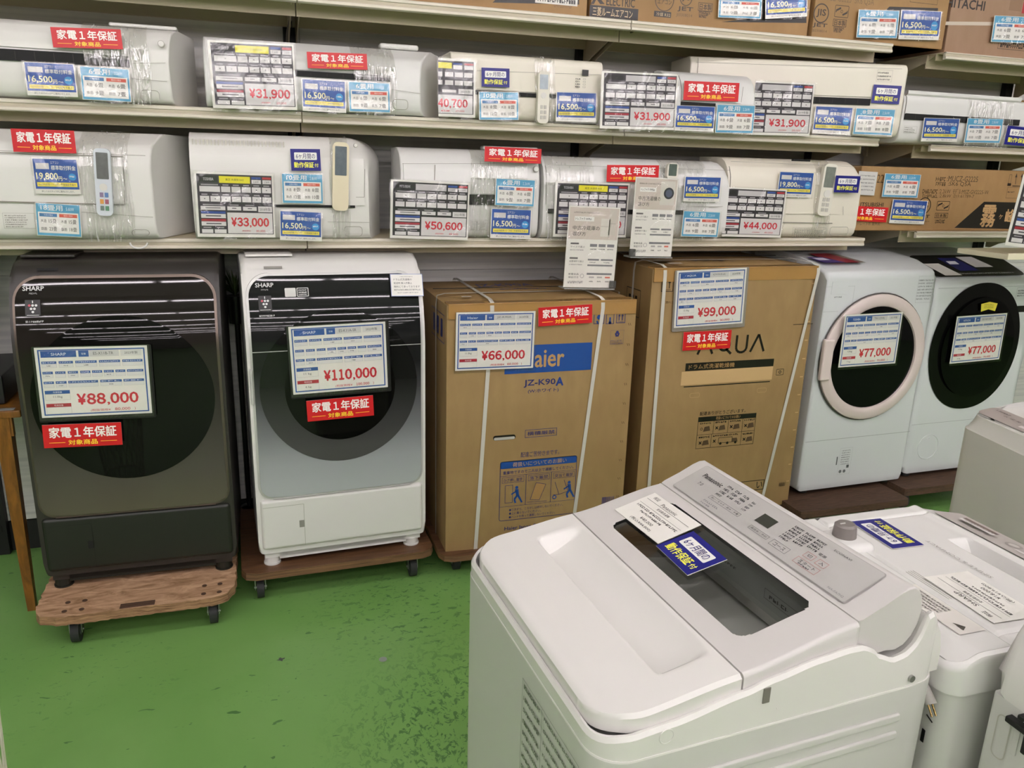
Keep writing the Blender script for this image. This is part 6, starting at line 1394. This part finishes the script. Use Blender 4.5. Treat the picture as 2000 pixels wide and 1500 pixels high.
def compact():
    """small washer facing +x, back towards the nearest one"""
    r = empty('washing_machine', (.985, .787, 0), 0); W_, D_ = .50, .53; T = .845
    m = mat('compact_white', 'dfdedb', .25, noise=.015)
    pl = lambda g, rr: [(x+D_/2, y+W_/2) for x, y in rrect_plan(-D_/2+g, D_/2-g, W_/2-g, rr)]
    b = MB(); plan_wall(b, pl(.004, .030), .05, lambda x, y: .777, PB); 
    for x_, y_, w_, h_ in ((.055, 0, .025, .006), (.02, 0, .010, .03)): pass
    b.build('cabinet', r)
    b = MB(); A = pl(0, .034); B_ = pl(.003, .032); C_ = pl(.010, .027); n = len(A); vs = []; fs = []
    def tz(x, y): return T-.030*sstep(.35, .53, x)-.02*sstep(.06, -.0, x)
    for (x, y), (x2, y2), (x3, y3) in zip(A, B_, C_): vs += [(x, y, .777), (x, y, tz(x, y)-.010), (x2, y2, tz(x2, y2)-.003), (x3, y3, tz(x3, y3))]
    for i in range(n):
        j = (i+1) % n
        for k in range(3): fs.append((4*i+k, 4*j+k, 4*j+k+1, 4*i+k+1))
    b.add(vs, fs, m)
    xs = [.012+.506*i/150 for i in range(151)]
    def hw(x):
        rr = .027; e = min(x-.010, .520-x)
        return W_/2-.0105-(rr-math.sqrt(max(0, rr*rr-(rr-e)**2)) if e < rr else 0)
    def dz(x, y):
        y -= W_/2
        z = tz(x, y)
        z += .006*math.exp(-((x-.40+.30*(y-.05)**2)/.014)**2)                    # raised rib before the console
        z -= .045*sstep(.325, .331, x)*(1-sstep(.372, .378, x))*sstep(-.16, -.15, y)*(1-sstep(.05, .09, y))   # hand hole
        z -= .006*(math.exp(-((x-.128)/.004)**2))                                # hinge groove
        z -= .005*math.exp(-((abs(y)-.206)/.0035)**2)*(1 if .128 < x < .39 else 0)
        return z
    b.field(xs, hw, 160, dz, lambda x, y: tz(x, y)-.004, m, yc=W_/2)
    b.box((-.0012, .052, .806), (.002, .17, .835), PB, .001); b.build('top_cover', r)
    # inlet boss and tap knob
    b = MB(); b.box((.066, .335, T-.03), (.150, .425, T+.013), m, .016, 4); b.build('inlet_housing', r)
    kb = MB(); KG = mat('knob_grey', '7c7672', .4); c0 = (.108, .385)
    kb.cyl((c0[0], c0[1], T+.012), (c0[0], c0[1], T+.036), .0235, KG, 28, .0215); kb.cyl((c0[0], c0[1], T+.036), (c0[0], c0[1], T+.040), .0215, KG, 28, .017); kb.box((c0[0]-.014, c0[1]-.001, T+.040), (c0[0]-.002, c0[1]+.001, T+.0412), WHITE); kb.build('knob', r)
    # console strip at the front (+x) edge
    b = MB(); M = Matrix.Translation((.505, .03, T-.0235)) @ Matrix.Rotation(math.radians(90), 4, 'Z') @ Matrix.Rotation(math.radians(-90)+.17, 4, 'X')
    s = b.sheet(M, .44, .085, .0008); s.rrect(0, 0, 1, 1, .012, 'b7b0ac', 2); s.disc(.62, .45, .017, '9a928e', 3, 24, .011); s.disc(.62, .45, .010, 'c8c2be', 3)
    s.text('ES-GE4E', .80, .55, .90, .68, '6a6460', 0, 3)
    for k in range(4): s.scrib(.30+k*.05, .3, .34+k*.05, .36, 'e8e4e0', 3, 3); s.rrect(.32+k*.07, .6, .37+k*.07, .72, .002, 'd8d4d0', 3)
    s.rect(.1, .2, .2, .6, 'cbb77c', 3); b.build('control_panel', r)
    b = MB(); s = b.sheet(Matrix.Translation((.278, .185, T+.0006)) @ Matrix.Rotation(math.radians(90), 4, 'Z') @ Matrix.Rotation(math.radians(-90), 4, 'X'),   .155, .0085, .0008); s.text('SIMPLE & COMPACT', 0, 0, 1, .9, '8a8682', .0, 3); b.build('lettering', r)
    b = MB(); s = b.sheet(Matrix.Translation((.47, .34, T-.011)) @ Matrix.Rotation(math.radians(90), 4, 'Z') @ Matrix.Rotation(math.radians(-90)+.1, 4, 'X'), .085, .022, .0008); s.rect(0, 0, 1, .5, '6e5a56', 3); s.rect(0, .5, 1, 1, 'dedad6', 3); s.scrib(.05, .6, .9, .8, '9a9692', 10, 4); b.build('stripe_label', r)
    b = MB(); s = b.sheet(Matrix.Translation((.062, .205, T+.0004)) @ Matrix.Rotation(math.radians(-90), 4, 'Z') @ Matrix.Rotation(math.radians(-90), 4, 'X'), .15, .055, .0008); s.rect(0, 0, 1, 1, 'dedad4', 2)
    for k in range(5): s.scrib(.05, .75-k*.15, .6, .82-k*.15, '6a6662', 14, 3)
    s.poly([(.8, .3), (.9, .5), (.95, .28)], '4a4642', 3); b.build('caution_label', r)
    for k in range(4):
        b = MB(); b.box((.137+k*.0055, .15, T-.0012), (.1382+k*.0055, .25, T+.0004), mat('vent_line', 'a8a49c', .5)); b.build('vent_line', r)
    # holes in the sheet steel at the near end
    b = MB(); s = b.sheet(Matrix.Translation((.0035, .2, 0)) @ Matrix.Rotation(math.radians(-90), 4, 'Z'), 1, 1, .0005)
    s.rrect(.160, .670, .167, .694, .001, '0a0a0a', 1); s.line(.163, .722, .176, .716, .003, '0a0a0a', 1); s.disc(.142, .705, .0025, '0a0a0a', 1); s.disc(.144, .680, .0025, '0a0a0a', 1); b.build('cabinet_holes', r)
    for x in (.06, D_-.06):
        for y in (.06, W_-.06): b = MB(); b.cyl((x, y, 0), (x, y, .052), .022, BLACK, 14); b.build('foot', r)
    # mains plug hanging over the back edge
    b = MB(); CG = mat('plug_grey', 'a5a29c', .45)
    b.cyl((-.013, .075, .815), (-.013, .048, .786), .0055, CG, 12); b.cyl((-.013, .050, .788), (-.013, .020, .757), .0075, CG, 14, .0105)
    for dx in (-.004, .004): b.cyl((-.013+dx, .022, .758), (-.013+dx, .010, .742), .0016, mat('brass', 'a89060', .25, metal=1), 8)
    b.build('power_plug', r)
    tag(r, 'compact white top-loading washer with grey tap knob, behind the nearest one', 'washing machine', 'top-loading washers in the front row'); return r
compact()
card('warranty_card', [(1792, 1051), (1766, 1058), (1668, 1023), (1713, 1018)], 0, d_navy, 'navy six-month warranty card upside down on the compact washer', 'warranty card', G_NAVY, nrm=None) if False else None
def flat_card(name, cx_, cy_2, z, ang, w, h, draw, label, cat, group, **kw):
    b = MB(); b.box((-w/2, 0, -h/2), (w/2, .0008, h/2), CARD_W); s = b.sheet(Matrix.Translation((-w/2, 0, -h/2)), w, h, .0004); draw(s, **kw)
    o = b.build(name); o.matrix_world = Matrix.Translation((cx_, cy_2, z)) @ Matrix.Rotation(math.radians(ang), 4, 'Z') @ Matrix.Rotation(math.radians(-90), 4, 'X'); tag(o, label, cat, group); return o
c1 = atZ(1731, 1041, .848); flat_card('warranty_card', c1.x, c1.y, .848, 88, .125, .075, d_navy, 'navy six-month warranty card upside down on the compact washer', 'warranty card', G_NAVY)
c1 = atZ(1914, 1163, .848); flat_card('price_tag', c1.x, c1.y, .848, 88, .155, .10, lambda s: d_ptag(s, 'SHARP', '全自動洗濯機', '¥18,000', '(税込¥19,800)'), 'white price tag upside down on the compact washer lid', 'price tag', None)

def side_washer():
    """front corner and console of a washer at the right, facing -x"""
    r = empty('washing_machine', (1.872, 1.64, 0), 0); m = mat('greige_white', 'd6d5ce', .32, noise=.02); HT = .93
    # local: x depth 0.., y from 0 going -y (near)
    a = math.radians(-10); r.rotation_euler.z = a
    D_, W_ = .55, .54
    pl = lambda g, rr: [(x+D_/2, y-W_/2) for x, y in rrect_plan(-D_/2+g, D_/2-g, W_/2-g, rr)]
    b = MB(); plan_wall(b, pl(0, .04), .04, lambda x, y: .88, m); b.build('cabinet', r)
    b = MB(); A = pl(.000, .04); A2 = pl(.004, .04); B_ = pl(.016, .04); n = len(A); vs = []; fs = []
    tz = lambda x: .925+.030*sstep(0, .2, x)
    for (x, y), (x1_, y1_), (x2, y2) in zip(A, A2, B_): vs += [(x, y, .88), (x1_, y1_, .885), (x2, y2, tz(x2)-.004)]
    for i in range(n):
        j = (i+1) % n
        for k in range(2): fs.append((3*i+k, 3*j+k, 3*j+k+1, 3*i+k+1))
    b.add(vs, fs, m); C_ = pl(.016, .04); C2 = pl(.020, .037)
    b.add([(x, y, tz(x)-.004) for x, y in C_]+[(x, y, tz(x)) for x, y in C2], [(i, (i+1) % n, n+(i+1) % n, n+i) for i in range(n)]+[tuple(range(n, 2*n))], m)
    b.build('top_cover', r)
    b = MB(); M = Matrix.Translation((.024, -.024, tz(.024)+.0015)) @ Matrix.Rotation(math.radians(-90), 4, 'Z') @ Matrix.Rotation(math.radians(-90)+.20, 4, 'X')
    s = b.sheet(M, .48, .062, .0008); s.rrect(0, 0, 1, 1, .02, 'a59c96', 1)
    for k in range(4): s.rrect(.30+k*.10, .2, .36+k*.10, .38, .001, 'd6d0cc', 2); s.scrib(.14+k*.05, .5, .17+k*.05, .6, '6a625e', 3, 2)
    s.scrib(.05, .7, .16, .8, '6a625e', 6, 2); b.build('control_panel', r)
    b = MB(); b.torus((.17, -.115, tz(.2)+.001), .018, .002, mat('ring_grey', '8a8680', .4), 24, 6, axis='Z'); b.build('inlet_cap', r)
    tag(r, 'greige-white top-loading washer at the right edge, brown console strip on its front', 'washing machine', 'top-loading washers in the front row')
side_washer()
def corner_washer():
    """back corner of a washer cut by the lower right of the view"""
    p = atZ(1940, 1349, .80); r = empty('washing_machine', (p.x, p.y, 0), 0); m = PB
    b = MB(); b.box((0, -.50, .04), (.55, 0, .80), m, .006, 2, axis=2)
    b.box((-.0015, -.055, .755-.03), (.0, -.045, .77), m, .001)
    b.build('cabinet', r)
    b = MB(); xs = [.0+.55*i/30 for i in range(31)]
    b.prism([(.0, .80), (.0, .84), (.01, .90), (.035, .945), (.07, .962), (.53, .93), (.55, .80)], .0, .50, PW, .02, M=Matrix(((0, 1, 0, 0), (-1, 0, 0, 0), (0, 0, 1, 0), (0, 0, 0, 1)))); b.build('top_cover', r)
    b = MB(); s = b.sheet(Matrix.Translation((-.0004, 0, 0)) @ Matrix.Rotation(math.radians(-90), 4, 'Z'), 1, 1, .0005)
    s.rframe(.016, .70, .040, .775, .010, .002, 'b4b2a8', 1); s.disc(.03, .665, .0035, '0a0a0a', 1); s.line(.018, .655, .05, .62, .004, '0a0a0a', 1); b.build('cabinet_holes', r)
    b = MB(); HC = mat('hose_clip_black', '111111', .5); b.box((-.012, -.075, .775), (.004, -.035, .785), HC, .002); b.box((-.012, -.075, .745), (.004, -.067, .785), HC, .002); b.box((-.012, -.062, .792), (.004, -.052, .80), HC, .002); b.build('hose_clip', r)
    tag(r, 'white washer back corner with black hose clip, lower right corner of the view', 'washing machine', 'top-loading washers in the front row')
corner_washer()

# ================================================================== LEFT SIDE THINGS
WT1 = wood('varnished_wood', '8a5a1e', '5c3a10', (20, 20, 3), .35)
r = empty('wooden_table', (-.80, 2.83, 0))
b = MB(); b.box((-.80, -.01, .715), (.03, .46, .74), WT1, .004); b.build('table_top', r)
b = MB(); b.box((-.78, .0, .65), (.0, .02, .715), WT1); b.build('apron', r)
for x, y in ((-.03, .0), (-.03, .43), (-.78, .0), (-.78, .43)):
    b = MB(); bm_ = bmesh.new(); bmesh.ops.create_cube(bm_, size=1)
    for v in bm_.verts:
        t = .046 if v.co.z > 0 else .026; v.co = Vector((v.co.x*t+x-(.0 if v.co.z > 0 else -.002), v.co.y*t+y+.02, .715 if v.co.z > 0 else 0))
    b.bm(bm_, WT1); b.build('leg', r)
tag(r, 'brown varnished wooden table at the left edge with tapered legs', 'table')
r = empty('monitor', (-1.03, 3.0, .74))
b = MB(); b.box((-.22, 0, .28), (.155, .02, .50), BLACK, .03, 4); b.build('screen_housing', r)
b = MB(); b.box((-.03, .02, .0), (.03, .045, .40), BLACK, .006); b.box((.06, -.02, .27), (.13, .02, .34), BLACK, .01); b.build('arm', r)
b = MB(); b.box((-.2, -.10, 0), (.20, .24, .10), mat('black_box_case', '1b1b1c', .4), .008); b.build('base_unit', r)
tag(r, 'black electronic device with rounded screen standing on the wooden table', 'device')
b = MB(); b.box((-.025, -.012, 0), (.025, .012, .0015), mat('grey_tag', '8c8c8a', .6)); o = b.build('paper_slip'); p = atZ(12, 800, .7405); o.location = (p.x, p.y, .7405); tag(o, 'small grey paper slip on the table front edge', 'paper slip')
# cables and black hoses between the two left washers
b = MB()
for k in range(7):
    x = -.075+.006*k; y = 3.26+.015*math.sin(k*1.7)
    b.tube([(x, y, 1.02-.03*k), (x+.008*math.sin(k), y-.01, .85-.03*k), (x+.03, y-.03, .62-.04*k), (x+.035+.004*k, y-.02, .32)], .004, BLACK, 6)
o = b.build('cable_bundle'); tag(o, 'tangle of black cables hanging between the dark and silver washers', 'cables')
b = MB()
for k in range(26):
    a = random.uniform(0, 6.28); L_ = random.uniform(.05, .12); c_ = Vector((-.095, 3.27, 1.03)); t = Vector((math.cos(a)*.45, math.sin(a)*.1, random.uniform(.3, 1))).normalized()*L_
    e = c_+t; sd = Vector((-t.y, t.x, 0)).normalized()*.004
    b.add([c_-sd*.6, c_+sd*.6, c_+t*.55+sd+Vector((0, 0, .01)), e, c_+t*.55-sd+Vector((0, 0, .01))], [(0, 1, 2, 3, 4)], mat('leaf_dull_green', '4e6030', .5), False)
r = b.build('foliage'); rr = empty('potted_plant', (-.095, 3.27, .80)); r.parent = rr; r.location = (.095, -3.27, -.80)
b = MB(); b.cyl((0, 0, .12), (0, 0, .23), .028, BLACK, 16, .036); b.cyl((0, 0, -.67), (0, 0, .12), .010, BLACK, 12); b.cyl((0, 0, -.80), (0, 0, -.67), .035, BLACK, 16); b.build('stand', rr)
tag(rr, 'small green artificial plant on a black stand between the two left washers', 'plant')
# wire basket, lower left
r = empty('wire_basket', (0, 0, 0)); r.location = (-.705, 1.633, 0)
WM = mat('white_wire', 'dcd6c6', .35); R = .14
b = MB(); b.torus((0, 0, .50), R, .004, WM, 48, 8, axis='Z'); b.cyl((0, 0, .494), (0, 0, .499), R-.002, mat('basket_lid_pale', 'd6cbc4', .5), 40); b.build('rim', r)
b = MB()
for k in range(24):
    a = 2*math.pi*k/24; a2 = a+.6
    b.tube([(R*math.cos(a), R*math.sin(a), .5), (R*.93*math.cos((a+a2)/2), R*.93*math.sin((a+a2)/2), .25), (R*.8*math.cos(a2), R*.8*math.sin(a2), .004)], .0018, WM, 6); a2 = a-.6
    b.tube([(R*math.cos(a), R*math.sin(a), .5), (R*.93*math.cos((a+a2)/2), R*.93*math.sin((a+a2)/2), .25), (R*.8*math.cos(a2), R*.8*math.sin(a2), .004)], .0018, WM, 6)
b.torus((0, 0, .005), R*.8, .003, WM, 40, 6, axis='Z'); b.build('wire_side', r)
tag(r, 'round white wire basket stool cut by the left edge', 'wire basket')

# right-hand shelf corner with its tilted price card
p = atY(1969, 497, 2.45); b = MB(); b.box((0, 0, -.022), (1.2, .25, .0), mat('display_shelf_cream', 'e2dcc0', .4), .004); b.box((.0, -.002, -.022), (1.2, .004, .004), MATS['display_shelf_cream'], .002)
b.box((1.16, .1, -p.z), (1.2, .14, -.02), STEEL); o = b.build('display_shelf'); o.location = (p.x, 2.45, p.z); tag(o, 'cream display shelf corner at the right edge above the black-topped washer', 'shelf')
acp([(1998, 343), (2150, 362), (2112, 500), (1964, 476)], 2.44, 'tilted in a clear stand at the right edge of the view', brand='', price='¥55,000', sub='50,000', yr='2021年製')

# cables dropping behind the shelves
for pts, l in (([(586, -12, 2.96), (570, 30, 3.1), (562, 60, 3.25), (561, 84, 3.30), (560, 95, 3.30)], 'grey cable running down by the upright between the first two bays'),
               ([(1236, 62, 2.99), (1195, 78, 3.1), (1165, 95, 3.2), (1150, 112, 3.28), (1143, 128, 3.30)], 'thin brown cable curving from the top shelf to the second upright')):
    b = MB(); P_ = [atY(x, y, yy) for x, y, yy in pts]; Q = []
    for i in range(len(P_)-1):
        for k in range(5):
            t = k/5; p0 = P_[max(i-1, 0)]; p1 = P_[i]; p2 = P_[i+1]; p3 = P_[min(i+2, len(P_)-1)]
            Q.append(.5*((2*p1)+(p2-p0)*t+(2*p0-5*p1+4*p2-p3)*t*t+(3*p1-p0-3*p2+p3)*t*t*t))
    Q.append(P_[-1]); o_ = Q[-1].copy(); b.tube([q_-o_ for q_ in Q], .0035 if 'brown' in l else .005, mat('cable_grey_brown', '6a6258', .5), 8); o = b.build('cable'); o.location = o_; tag(o, l, 'cable')
